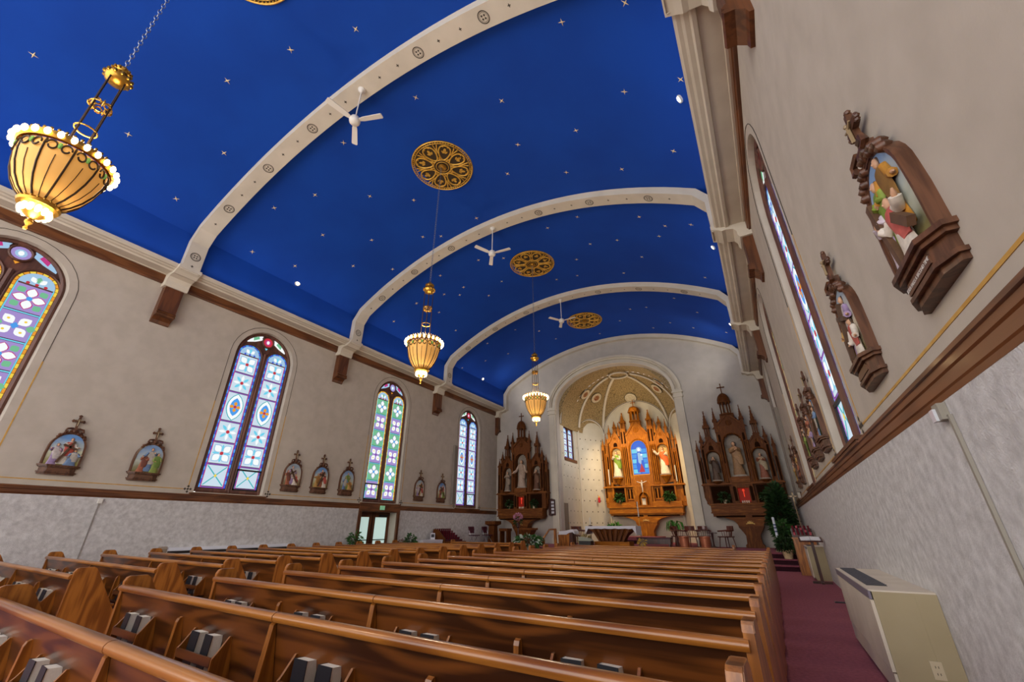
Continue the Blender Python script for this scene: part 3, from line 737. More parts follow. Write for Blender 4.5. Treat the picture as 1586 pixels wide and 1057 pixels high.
mb = MB(); mb.tube([(X+.02, yc+.78*math.cos(PI*i/14), 6.8+.78*math.sin(PI*i/14)) for i in range(15)], .06, 5); mb.build('arch_moulding', M['oaktrim_z'], par)
mb = MB(); mb.box(X-.02, X+.22, yc-.92, yc+.92, AWIN['z0']-.04, AWIN['z0']+.12); mb.build('sill', M['oaktrim_z'], par)
paneobj(par, 'oculus', [disc(.185, 16)], G['pale'], (X+.005, yc, 7.22), 0, .95); paneobj(par, 'oculus2', [disc(.12, 12)], G['amber'], (X+.011, yc, 7.22), 0, .8)
for e in (-1, 1): paneobj(par, ('awing', e), [[(e*.22, .05), (e*.52, -.22), (e*.55, -.02), (e*.36, .26)]], G['pale'], (X+.005, yc, 7.16))
# ------------------------------------------------------------------ side doors under the third window
door = bpy.data.objects.new('door_1', None); door.location = (XL, 12.91, 0); COL.objects.link(door); door['kind'] = 'structure'
DW, DH, DD = .965, 1.87, .42
M['doorglass'] = glow('daylit_door_glass', '#bcd6cf', .75)
def dbox(name, mat, *a, par=door): mb = MB(); mb.box(*a); return mb.build(name, mat, par)
dbox('casing', M['oaktrim_z'], -.02, .07, -DW-.13, -DW, 0, DH+.02); dbox('casing', M['oaktrim_z'], -.02, .07, DW, DW+.13, 0, DH+.02)
dbox('header', M['oaktrim'], -.02, .075, -DW-.13, DW+.13, DH, 2.13)
dbox('jamb', M['plaster'], -DD, 0, DW-.01, DW+.02, 0, DH); dbox('jamb', M['plaster'], -DD, 0, -DW-.02, -DW+.01, 0, DH); dbox('soffit', M['oaktrim'], -DD, 0, -DW, DW, DH-.02, DH)
for k, (a, b) in enumerate(((-DW, -.02), (.02, .98))):
    leaf = bpy.data.objects.new('door_leaf', None); link(leaf, door)
    x0, x1 = -DD, -DD+.05
    if k == 1: b = DW-.02
    dbox('stile', M['oaktrim_z'], x0, x1, a, a+.14, 0, DH-.02, par=leaf); dbox('stile', M['oaktrim_z'], x0, x1, b-.14, b, 0, DH-.02, par=leaf)
    dbox('rail', M['oaktrim'], x0, x1, a+.14, b-.14, 1.66, DH-.02, par=leaf); dbox('rail', M['oaktrim'], x0, x1, a+.14, b-.14, 0, .22, par=leaf)
    dbox('glass', M['doorglass'], x0+.015, x0+.03, a+.14, b-.14, .22, 1.66, par=leaf)
    dbox('push_bar', M['brassdark'], x1, x1+.04, a+.1, b-.1, .80, .835, par=leaf)
dbox('threshold', M['carpet'], -DD, 0, -DW, DW, -.1, 0); dbox('door_light_stop', M['black'], -DD-.04, -DD-.02, -DW-.1, DW+.1, 0, DH+.1)  # black sheet added behind the leaves to shut out the world light
dbox('door_closer', M['black'], -DD+.05, -DD+.15, .35, .75, 1.68, 1.76)
es = MB(); es.box(0, .05, -.11, .11, 0, .16)
ex = thing('exit_sign', (XL+.075, 12.95, 1.93), 'small mint green exit sign over the glazed side doors', 'sign')
es.build('body', plain('exit_green', '#8fd0a4', .5, emit='#8fd0a4', estr=.25), ex)
# ================================================================== PEWS AND HYMNALS
PSTEP = .86; PY0 = 2.11
ZTOP = .835; ZR = .762
RX0, RX1 = -5.76, -.20           # block beside the heater aisle
LX0, LX1 = -12.80, -7.40         # block on the door side
_pm = {}
def pew_meshes(L):
    if L in _pm: return _pm[L]
    d = {}
    h = L/2
    # end panel, profile in (y, z): upright rear edge, raked front, toe at the floor
    prof = [(.03, 0), (.03, .12), (.035, .55), (.04, .79), (.055, ZTOP-.012), (.08, ZTOP), (.215, ZTOP), (.243, ZTOP-.02), (.27, .775), (.415, .54), (.560, .305), (.575, .25), (.54, .14), (.52, 0)]
    mb = MB(); mb.prism(prof, 'x', -.026, .026); mb.prism([(p[0]*1.0+(.012 if p[0] < .2 else -.012), p[1]) for p in prof[3:9]], 'x', -.03, .03); d['end'] = mb.mesh('end_panel', M['pewend'])
    g = .004
    for nm, a, b in (('a', -h+.03, -g), ('b', g, h-.03)):
        mb = MB(); mb.add([(a, .045, .735), (b, .045, .735), (b, .115, .30), (a, .115, .30), (a, .070, .735), (b, .070, .735), (b, .14, .30), (a, .14, .30)], [(0,1,2,3),(7,6,5,4),(0,4,5,1),(1,5,6,2),(2,6,7,3),(3,7,4,0)])
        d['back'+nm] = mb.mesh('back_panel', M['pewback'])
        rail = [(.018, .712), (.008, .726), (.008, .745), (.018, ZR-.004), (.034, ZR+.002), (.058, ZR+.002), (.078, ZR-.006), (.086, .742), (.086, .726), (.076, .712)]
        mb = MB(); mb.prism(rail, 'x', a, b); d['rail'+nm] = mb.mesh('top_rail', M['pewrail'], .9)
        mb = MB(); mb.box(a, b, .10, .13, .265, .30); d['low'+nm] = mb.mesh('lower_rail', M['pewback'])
    mb = MB(); mb.box(-h+.03, h-.03, .13, .54, .375, .405); d['seat'] = mb.mesh('seat', M['pewend'])
    # fins on the back: tall one at the joint, shorter in mid panel
    mb = MB(); mb.prism([(.115, .28), (.105, .40), (.03, .40) if False else (.0, .30), (-.005, .34), (.035, .69), (.05, .705), (.075, .70)], 'x', -.024, .024); d['fin'] = mb.mesh('joint_support', M['pewend'])
    mb = MB(); mb.prism([(.12, .28), (.02, .28), (.015, .32), (.03, .58), (.04, .605), (.06, .615), (.09, .60)], 'x', -.02, .02); d['fin2'] = mb.mesh('kneeler_bracket', M['pewend'])
    # hymnal rack: two slanted cheeks, a shelf, two bars
    mb = MB()
    mb.prism([(.11, .315), (-.03, .315), (-.03, .45), (-.01, .47), (.06, .565), (.08, .565)], 'x', -.009, .009)
    d['cheek'] = mb.mesh('rack_cheek', M['pewend'])
    mb = MB(); mb.box(-.262, .262, -.032, -.020, .40, .455); d['bar'] = mb.mesh('rack_bar', M['pewback'])
    mb = MB(); mb.box(-.262, .262, -.03, .11, .315, .335); d['rack'] = mb.mesh('book_rack', M['pewback'])
    mb = MB(); mb.box(-h+.3, h-.3, -.20, -.06, .15, .20); d['knee'] = mb.mesh('kneeler', M['kneel'])
    _pm[L] = d; return d
M['kneel'] = plain('kneeler_vinyl', '#3a1c20', .55)
# hymnal meshes: cover wraps a page block, cover towards the aisle behind
mb = MB(); mb.box(-.062, .062, -.040, -.036, 0, .225); mb.box(-.062, .062, .036, .040, 0, .225); mb.box(-.066, -.062, -.040, .040, 0, .225); COVER = mb.mesh('cover', plain('hymnal_cover', '#15171e', .42))
mb = MB(); mb.box(-.062, .059, -.036, .036, .004, .223); PAGES = mb.mesh('page_block', mottled('page_edges', '#d8d2c4', '#ece7da', 90, .9, stretch=(1, 30, 1)))
ORD = ['first', 'second', 'third', 'fourth', 'fifth', 'sixth', 'seventh', 'eighth', 'ninth', 'tenth', 'eleventh', 'twelfth', 'thirteenth', 'fourteenth', 'fifteenth', 'sixteenth', 'seventeenth']
def pew(x0, x1, y, label, grp, racks=True, n=0, block=''):
    L = round(x1-x0, 3); d = pew_meshes(L); h = L/2
    t = thing('pew', ((x0+x1)/2, y, 0), label, 'pew', grp, rz=-.04)
    for e in (-1, 1): inst('end_panel', d['end'], t, (e*(h-.026), 0, 0))
    for k in 'ab':
        inst('back_panel', d['back'+k], t); inst('top_rail', d['rail'+k], t); inst('lower_rail', d['low'+k], t)
    inst('seat', d['seat'], t); inst('joint_support', d['fin'], t, (-.03, 0, 0)); inst('kneeler', d['knee'], t)
    for e in (-1, 1): inst('kneeler_bracket', d['fin2'], t, (e*h*.495, 0, 0))
    xs = [-h+.62, -h*.495+.54, .52, h*.495+.52]
    if racks:
        for q in xs:
            r = inst('book_rack', d['rack'], t, (q, 0, 0)); inst('rack_bar', d['bar'], r)
            for e in (-.27, .27): inst('rack_cheek', d['cheek'], r, (e, 0, 0))
    return t, xs
books = []
def hymnals(t, xs, rows_label, skip=()):
    for ri, q in enumerate(xs):
        for bi, dx in enumerate((-.135, .10)):
            if (ri, bi) in skip: continue
            j = (random.random()-.5)*.03
            lab = '%s of two dark hymnals in %s' % ('window-side' if bi == 0 else 'heater-side', rows_label % ORD[ri])
            o = thing('hymnal', (t.location.x+q+dx+j, t.location.y+.036-.04*(q+dx), .336), lab, 'book', 'hymnals in the pew racks', rz=-.04+(random.random()-.5)*.16)
            o.rotation_euler = (-.06, (random.random()-.5)*.06, o.rotation_euler[2])
            inst('cover', COVER, o); inst('page_block', PAGES, o)
NR = 14
for i in range(-1, NR-1):
    y = 1.95+PSTEP*i
    n = i+1
    t, xs = pew(RX0, RX1, y, 'long oak pew in the heater-side block, %s row from the back' % ORD[n], 'pews in the heater-side block', racks=i < 8)
    if i < 4: hymnals(t, xs, 'the %s rack from the centre aisle, '+ORD[n]+' heater-side pew')
t, xs = pew(-5.76, -1.02, PY0+PSTEP*(NR-1)+.1, 'short front oak pew before the altar in the heater-side block', 'pews in the heater-side block', racks=False)
for i in range(-1, NR-1):
    y = 2.258+PSTEP*i
    n = i+1
    t, xs = pew(LX0, LX1, y, 'long oak pew in the door-side block, %s row from the back' % ORD[n], 'pews in the door-side block', racks=i < 8)
    if 0 <= i < 6: hymnals(t, xs, 'the %s rack from the window wall, '+ORD[n]+' door-side pew')
t, xs = pew(-11.2, -7.9, PY0+PSTEP*(NR-1)+.9, 'short front oak pew near the shrine on the door side', 'pews in the door-side block', racks=False)
# ================================================================== CHANDELIERS, MEDALLIONS, FANS, DOWNLIGHTS
M['bulb'] = glow('bulb_glass', '#ffe2ae', 5.0)
M['shade'] = glow('amber_art_glass', '#e09a44', .46, '#d9a860')
M['shadepanel'] = M['shade']
M['leaded'] = plain('chandelier_lead', '#3b2a18', .5, .5)
M['greenglass'] = glow('green_glass', '#6f9a4a', .5)
M['brownglass'] = glow('brown_glass', '#5a2f14', .35)
M['chain'] = plain('chain_metal', '#8f93a0', .35, .8)
def chandelier(x, y, z0, label, chain_top):
    """z0 = height of the bulb ring"""
    t = thing('chandelier', (x, y, z0), label, 'chandelier', 'chandeliers along the nave')
    NP = 10; R0 = .55
    prof = [(.555, -.06), (.56, -.14), (.545, -.24), (.50, -.38), (.42, -.52), (.32, -.63), (.22, -.70)]
    # ten curved art-glass panels
    for k in range(NP):
        mb = MB(); a0, a1 = 2*PI*k/NP+.02, 2*PI*(k+1)/NP-.02; R = []
        for r, z in prof: R.append([(r*math.cos(a0+(a1-a0)*i/5), r*math.sin(a0+(a1-a0)*i/5), z) for i in range(6)])
        mb.rings(R, False); mb.build('glass_panel', M['shade'], t, smooth=.8)
        # came in the middle of the panel, scroll and green leaf at its head
        am = (a0+a1)/2; mb = MB(); mb.tube([((r+.006)*math.cos(am), (r+.006)*math.sin(am), z) for r, z in prof[2:]], .006, 5); mb.build('came', M['leaded'], t)
        c = Vector((.568*math.cos(am), .568*math.sin(am), -.14)); e = Vector((-math.sin(am), math.cos(am), 0))
        for s in (-1, 1):
            mb = MB(); path = []
            for i in range(14):
                q = i/13*2.0*PI*.95; rr = .068*(1-.35*i/13); path.append(tuple(c+e*s*(.085+rr*math.cos(q))+Vector((0,0,1))*rr*math.sin(q)))
            mb.tube(path, .013, 5); mb.build('scroll', M['leaded'], t)
        mb = MB(); mb.ball(tuple(c+Vector((0,0,.02))), (.03,.03,.045), 6, 4); mb.build('green_leaf', M['greenglass'], t)
    for k in range(NP):
        a = 2*PI*k/NP; mb = MB(); mb.tube([((r+.008)*math.cos(a), (r+.008)*math.sin(a), z) for r, z in prof], .014, 6); mb.build('frame_rib', M['leaded'], t, smooth=.8)
    mb = MB(); mb.lathe([(.60, -.05), (.63, -.02), (.63, .03), (.57, .05), (.53, .02), (.55, -.05)], 36, cap0=False, cap1=False)
    for k in range(40):
        a = 2*PI*k/40; mb.ball((.60*math.cos(a), .60*math.sin(a), .06), .024, 6, 4)
    mb.build('rim', M['brass'], t, smooth=.7)
    NB = 26
    for k in range(NB):
        a = 2*PI*(k+.5)/NB; mb = MB(); c = (.665*math.cos(a), .665*math.sin(a), -.02); mb.ball(c, (.042, .042, .05), 8, 5); o = mb.build('bulb', M['bulb'], t, smooth=True)
    mb = MB(); mb.lathe([(.24, -.70), (.27, -.73), (.25, -.76), (.19, -.77), (.19, -.74)], 24, cap0=False, cap1=False)
    for k in range(20): a = 2*PI*k/20; mb.ball((.245*math.cos(a), .245*math.sin(a), -.71), .02, 6, 4)
    mb.build('lower_rim', M['brass'], t, smooth=.7)
    for k in range(12):
        a = 2*PI*k/12; mb = MB(); mb.ball((.17*math.cos(a), .17*math.sin(a), -.82), (.04, .04, .055), 8, 5); mb.build('bulb', M['bulb'], t, smooth=True)
    mb = MB(); mb.lathe([(.02, -1.06), (.03, -1.04), (.015, -1.01), (.05, -.97), (.05, -.95), (.02, -.92), (.10, -.88), (.15, -.85), (.15, -.80)], 16); mb.build('finial', M['brass'], t, smooth=.7)
    # four rods up to an openwork crown
    for k in range(4):
        a = PI/4+PI/2*k; mb = MB(); mb.tube([(.16*math.cos(a), .16*math.sin(a), -.3), (.155*math.cos(a), .155*math.sin(a), 1.50)], .014, 6); mb.build('rod', M['brassdark'], t)
    for z, r in ((.50, .16), (.95, .16)):
        mb = MB(); mb.ring((0, 0, z), r, .012, 20, 5)
        if z > .9:
            for k in range(10): a = 2*PI*k/10; mb.ring((.13*math.cos(a), .13*math.sin(a), z), .05, .012, 10, 4, 'x' if k % 2 else 'y')
        mb.build('collar', M['brass'], t)
    mb = MB(); mb.lathe([(.06, 1.40), (.17, 1.44), (.20, 1.48), (.21, 1.52), (.13, 1.57), (.11, 1.62), (.15, 1.66), (.08, 1.72), (.03, 1.76)], 20)
    for k in range(12): a = 2*PI*k/12; mb.ball((.21*math.cos(a), .21*math.sin(a), 1.52), .035, 6, 4); mb.ball((.15*math.cos(a), .15*math.sin(a), 1.65), .025, 6, 4)
    mb.build('crown', M['brass'], t, smooth=.7)
    # chain of alternating links
    mb = MB(); z = 1.78; k = 0; top = chain_top-z0
    link_me = None
    lm = MB(); 
    n = 10; pts = [(.022*math.cos(2*PI*i/n), 0, .045*math.sin(2*PI*i/n)) for i in range(n)]
    V = []; F = []
    for i in range(n):
        p = Vector(pts[i])
        for j in range(4): b = 2*PI*j/4; V.append(tuple(p*(1+.0)+Vector((math.cos(2*PI*i/n)*.006*math.cos(b), .006*math.sin(b), math.sin(2*PI*i/n)*.006*math.cos(b)))))
    for i in range(n):
        for j in range(4): F.append((i*4+j, ((i+1) % n)*4+j, ((i+1) % n)*4+(j+1) % 4, i*4+(j+1) % 4))
    while z < top:
        a = (k % 2)*PI/2; mb.T = Matrix.Translation((0, 0, z)) @ Matrix.Rotation(a, 4, 'Z'); mb.add(V, F); mb.T = None
        z += .078; k += 1
    o = mb.build('chain', M['chain'], t); o['kind'] = 'stuff'
    for ch in t.children:
        if ch.name.startswith('chain'): continue
        for v in ch.data.vertices:
            v.co.x *= .68; v.co.y *= .68
    l = light('POINT', 'chandelier_glow', (x, y, z0+.18), 180, (1, .80, .56), radius=.35); 
    light('POINT', 'chandelier_glow', (x, y, z0-1.2), 90, (1, .80, .56), radius=.2)
    return t
chandelier(XC+.0, .36, 5.33, 'amber glass chandelier close to the first window, largest in view', vz(XC))
chandelier(XC-.06, 6.80, 5.42, 'amber glass chandelier hanging under the large gilded rosette, before the second rib', vz(XC))
chandelier(XC-.06, 12.78, 5.58, 'smallest amber glass chandelier, hanging before the sanctuary arch', vz(XC))
# gilded rosettes on the crown of the vault
M['rosette'] = mottled('rosette_gilding', '#c08c2c', '#e2b24c', 14, .45, metal=.2)
def rosette(x, y, label, r=.94):
    z = vz(x)-.012; t = thing('ceiling_rosette', (x, y, z), label, 'rosette', 'gilded rosettes over the chandeliers')
    mb = MB(); mb.lathe([(r, 0), (r, -.012), (r*.985, -.015)], 48, cap1=False); mb.add([(r*.985*math.cos(2*PI*i/48), r*.985*math.sin(2*PI*i/48), -.013) for i in range(48)], [tuple(range(48))]); mb.build('backing', plain('rosette_ground_%d' % int(y), '#3a2c16', .8), t)
    for rr, w in ((r*.975, .022), (r*.90, .012), (r*.28, .018), (r*.20, .012)):
        mb = MB(); mb.ring((0, 0, -.02), rr, w, 56, 4); mb.build('gilt_ring', M['rosette'], t)
    mb = MB()
    for k in range(72): a = 2*PI*k/72; mb.ball((r*.937*math.cos(a), r*.937*math.sin(a), -.02), .018, 5, 3)
    o = mb.build('gilt_beads', M['rosette'], t); o['kind'] = 'stuff'
    for k in range(8):
        a = 2*PI*k/8; T = Matrix.Rotation(a, 4, 'Z')
        # heart shaped loop, inner leaf and two small side leaves
        mb = MB(); mb.T = T; path = []
        for i in range(25):
            q = i/24; s = math.sin(2*PI*q); u = .30+.55*(1-math.cos(2*PI*q))/2*1.0
            path.append((u*r, .21*r*s*(.35+u*.9), -.022))
        mb.tube(path, .024, 5)
        mb.build('gilt_loop', M['rosette'], t)
        mb = MB(); mb.T = T
        for (u, w, L, rot) in ((.66, 0, .17, 0), (.60, .055, .11, .7), (.60, -.055, .11, -.7), (.80, .09, .08, 1.2), (.80, -.09, .08, -1.2)):
            c, s = math.cos(rot), math.sin(rot); p = []
            for i in range(8):
                q = 2*PI*i/8; px, py = L*.55*math.cos(q), L*.28*math.sin(q); p.append(((u+px*c-py*s)*r, (w+px*s+py*c)*r, -.026))
            mb.add(p, [tuple(range(8))])
        mb.build('gilt_leaf', M['rosette'], t)
        mb = MB(); mb.T = T @ Matrix.Rotation(PI/8, 4, 'Z'); path = [(.27*r, -.02*r, -.022), (.45*r, .05*r, -.022), (.66*r, .01*r, -.022), (.86*r, .06*r, -.022)]; mb.tube(path, .018, 5); path = [(p[0], -p[1], p[2]) for p in path]; mb.tube(path, .018, 5); mb.build('gilt_tendril', M['rosette'], t)
    mb = MB(); mb.lathe([(.13, -.02), (.13, -.05), (.09, -.08), (.04, -.10)], 16); mb.build('gilt_boss', M['brass'], t, smooth=.7)
for y, lab in ((.80, 'gilded ceiling rosette cut by the top edge of the picture'), (6.85, 'largest gilded ceiling rosette in full view'), (12.78, 'gilded ceiling rosette beside the second fan'), (18.80, 'smallest gilded ceiling rosette, half behind a fan blade')):
    rosette(XC-.06, y, lab)
# ceiling fans hang from the ribs
for k, (rot, lab) in enumerate(((.35, 'white three-blade ceiling fan hanging from the nearest big rib'), (.12, 'white three-blade ceiling fan beside the middle rosette'), (-.02, 'white three-blade ceiling fan in front of the smallest rosette'))):
    y = Y0+BAY*k; x = XC-.14; zt = vz(x, .215); zh = zt-1.12
    t = thing('ceiling_fan', (x, y, zh), lab, 'fan', 'ceiling fans under the ribs')
    mb = MB(); mb.lathe([(.09, 1.12), (.09, 1.09), (.05, 1.05), (.02, 1.02)], 16); mb.build('canopy', M['white'], t, smooth=.6)
    mb = MB(); mb.tube([(0, 0, .08), (0, 0, 1.05)], .016, 8); mb.build('downrod', M['white'], t)
    mb = MB(); mb.lathe([(.04, .10), (.11, .07), (.13, .0), (.12, -.06), (.08, -.10), (.0, -.11)], 20); mb.build('motor', M['white'], t, smooth=.8)
    for b in range(3):
        a = rot+b*2*PI/3; mb = MB(); mb.T = Matrix.Rotation(a, 4, 'Z') @ Matrix.Rotation(.16, 4, 'X')
        mb.prism([(.10, -.035), (.22, -.06), (.68, -.07), (.70, -.05), (.70, .05), (.68, .07), (.22, .06), (.10, .035)], 'z', -.008, .008); mb.build('blade', M['white'], t)
# recessed downlights low on the vault
def downlight(px, py, label, p=None):
    p = Vector(p) if p else px_on_vault(px, py)
    t = thing('downlight', tuple(p), label, 'ceiling light', 'downlights low on the blue vault')
    n = Vector(((XC-p.x)*.3, 0, -1)).normalized()
    mb = MB(); mb.T = n.to_track_quat('-Z', 'Y').to_matrix().to_4x4()
    mb.lathe([(.10, .02), (.10, -.015), (.07, -.02), (.07, .02)], 20, cap0=False, cap1=False); mb.build('trim_ring', M['white'], t, smooth=.6)
    mb = MB(); mb.T = n.to_track_quat('-Z', 'Y').to_matrix().to_4x4(); mb.lathe([(.0, -.03), (.05, -.028), (.07, -.01)], 16, cap0=False, cap1=False); mb.build('lamp', glow('downlight_lamp_%d' % (int(px)), '#fff0d0', 6.0), t)
    q = p+Vector((.6 if p.x < XC else -.6, 0, -.2))
    light('SPOT', 'downlight_beam', tuple(q), 420, (1, .88, .72), (q.x+(XC-q.x)*.35, q.y, 0), spot=1.4, blend=.8, radius=.06)
for px, py, lab, p in ((461, 439, 'lit downlight near the first rib, above the window wall', None), (748, 587, 'small downlight by the end wall, above the window wall', None), (1052, 153, 'brightest downlight above the heater wall', None), (1104, 383, 'downlight above the heater wall between second and third rib', None), (1131, 502, 'downlight above the heater wall nearest the end wall', None)):
    downlight(px, py, lab, p)
# ================================================================== STATIONS OF THE CROSS, HEATERS, SMALL WALL THINGS
M['frame'] = wood('station_frame_wood', '#4a2c1a', '#64402a', 'z', 5.0, .45, .1)
M['framedark'] = plain('station_frame_shadow', '#2e1b10', .6)
SKIN, HAIR = '#c69a78', '#4a3424'
def painted(name, top, mid, low):
    """painted relief ground: sky over hills, by height on the panel"""
    mt, nt, b = nodemat(name); N = nt.nodes; L = nt.links
    tc = N.new('ShaderNodeTexCoord'); sp = N.new('ShaderNodeSeparateXYZ'); L.new(tc.outputs['Object'], sp.inputs[0])
    nz = N.new('ShaderNodeTexNoise'); nz.inputs['Scale'].default_value = 6; L.new(tc.outputs['Object'], nz.inputs['Vector'])
    ma = N.new('ShaderNodeMath'); ma.operation = 'MULTIPLY_ADD'; ma.inputs[1].default_value = .35; L.new(nz.outputs['Fac'], ma.inputs[0]); L.new(sp.outputs['Z'], ma.inputs[2])
    mr = N.new('ShaderNodeMapRange'); mr.inputs['From Min'].default_value = .25; mr.inputs['From Max'].default_value = 1.1; L.new(ma.outputs[0], mr.inputs['Value'])
    cr = N.new('ShaderNodeValToRGB'); e = cr.color_ramp.elements; e[0].color = lin(low); e[0].position = .2; e[1].color = lin(top); e[1].position = .9
    k = e.new(.5); k.color = lin(mid)
    L.new(mr.outputs[0], cr.inputs['Fac']); L.new(cr.outputs['Color'], b.inputs['Base Color']); b.inputs['Roughness'].default_value = .55
    return mt
GROUNDS = [painted('painted_ground_a', '#5f8fc6', '#c9cdb0', '#8f8a4c'), painted('painted_ground_b', '#7a9ac2', '#b9c0b0', '#77703f'), painted('painted_ground_c', '#93a5b4', '#c8bfa6', '#8a7a50')]
ROBES = {}
def robe(c):
    if c not in ROBES: ROBES[c] = mottled('painted_robe_'+c.strip('#'), c, '#'+''.join('%02x' % min(255, int(int(c[1+2*i:3+2*i], 16)*1.15)) for i in range(3)), 18, .55)
    return ROBES[c]
M['skin'] = plain('painted_skin', SKIN, .55); M['hairm'] = plain('painted_hair', HAIR, .6)
def figure_mb(mb, p, h, lean=0.0, depth=1.0, arms=((.5, .3), (-.5, .3)), kneel=False, face=0.0):
    """robed figure as one lofted surface: p = foot point, h = height, lean sideways; materials 0 robe, 1 skin, 2 hair, 3 mantle"""
    prof = [(0, .165, .12), (.06, .16, .12), (.25, .135, .105), (.42, .12, .10), (.55, .105, .085), (.66, .12, .09), (.75, .135, .085), (.80, .125, .075), (.835, .06, .055), (.855, .042, .045)]
    if kneel: prof = [(z*.72+(.0 if z < .3 else .0), a*1.25, b*1.35) for z, a, b in prof]
    top = .72 if kneel else 1.0
    def C(z): return Vector((p[0]+lean*h*(z**1.3), p[1], p[2]+z*h))
    n = 14; R = []
    for i, (z, a, b) in enumerate(prof):
        c = C(z); w = 1+.06*math.sin(i*2.1)
        R.append([(c.x+a*h*w*math.cos(2*PI*k/n)*(1+.05*math.cos(5*2*PI*k/n)*(z < .5)), c.y+b*h*depth*math.sin(2*PI*k/n), c.z) for k in range(n)])
    mb.cur = 0; mb.rings(R)
    hz = prof[-1][0]; hc = C(hz)+Vector((0, 0, .062*h))
    mb.cur = 1; mb.ball((hc.x, hc.y-.008*h, hc.z), (.048*h, .055*h*max(depth, .6), .068*h), 10, 7)
    mb.ball((hc.x+face*.01*h, hc.y-.058*h*max(depth, .6), hc.z-.006*h), (.010*h, .018*h, .014*h), 6, 4)
    mb.cur = 2; mb.ball((hc.x, hc.y+.018*h, hc.z+.016*h), (.056*h, .056*h*max(depth, .6), .068*h), 10, 7)
    mb.ball((hc.x, hc.y+.03*h, hc.z-.05*h), (.05*h, .035*h, .06*h), 8, 5)
    sz = .76*top if kneel else .77
    for s, (ax, az) in zip((-1, 1), arms):
        sh = C(sz)+Vector((s*.12*h, 0, 0)); el = sh+Vector((s*.05*h+ax*.06*h, -.07*h*depth, -.15*h+az*.12*h)); ha = el+Vector((ax*.17*h, -.09*h*depth, az*.17*h))
        mb.cur = 0; mb.tube([tuple(sh), tuple(el), tuple(el.lerp(ha, .8))], [.05*h, .046*h, .050*h], 8)
        mb.cur = 1; d = (ha-el).normalized(); mb.tube([tuple(el.lerp(ha, .78)), tuple(ha), tuple(ha+d*.05*h)], [.02*h, .024*h, .010*h], 6)
    mb.cur = 3
    R = []
    for z, a, b, off in ((.30, .10, .06, .07), (.45, .12, .07, .06), (.62, .13, .085, .03), (.76, .125, .09, .0), (.82, .09, .075, -.0)):
        z *= top; c = C(z); R.append([(c.x+off*h+a*1.12*h*math.cos(2*PI*k/10), c.y-.02*h+b*h*1.15*depth*math.sin(2*PI*k/10), c.z) for k in range(10)])
    mb.rings(R)
    mb.cur = 0
def figure(name, parent, p, h, cols, **kw):
    mb = MB(); figure_mb(mb, p, h, **kw)
    return mb.build(name, [robe(cols[0]), M['skin'], M['hairm'], robe(cols[1])], parent, smooth=1.2)
_sc = {}
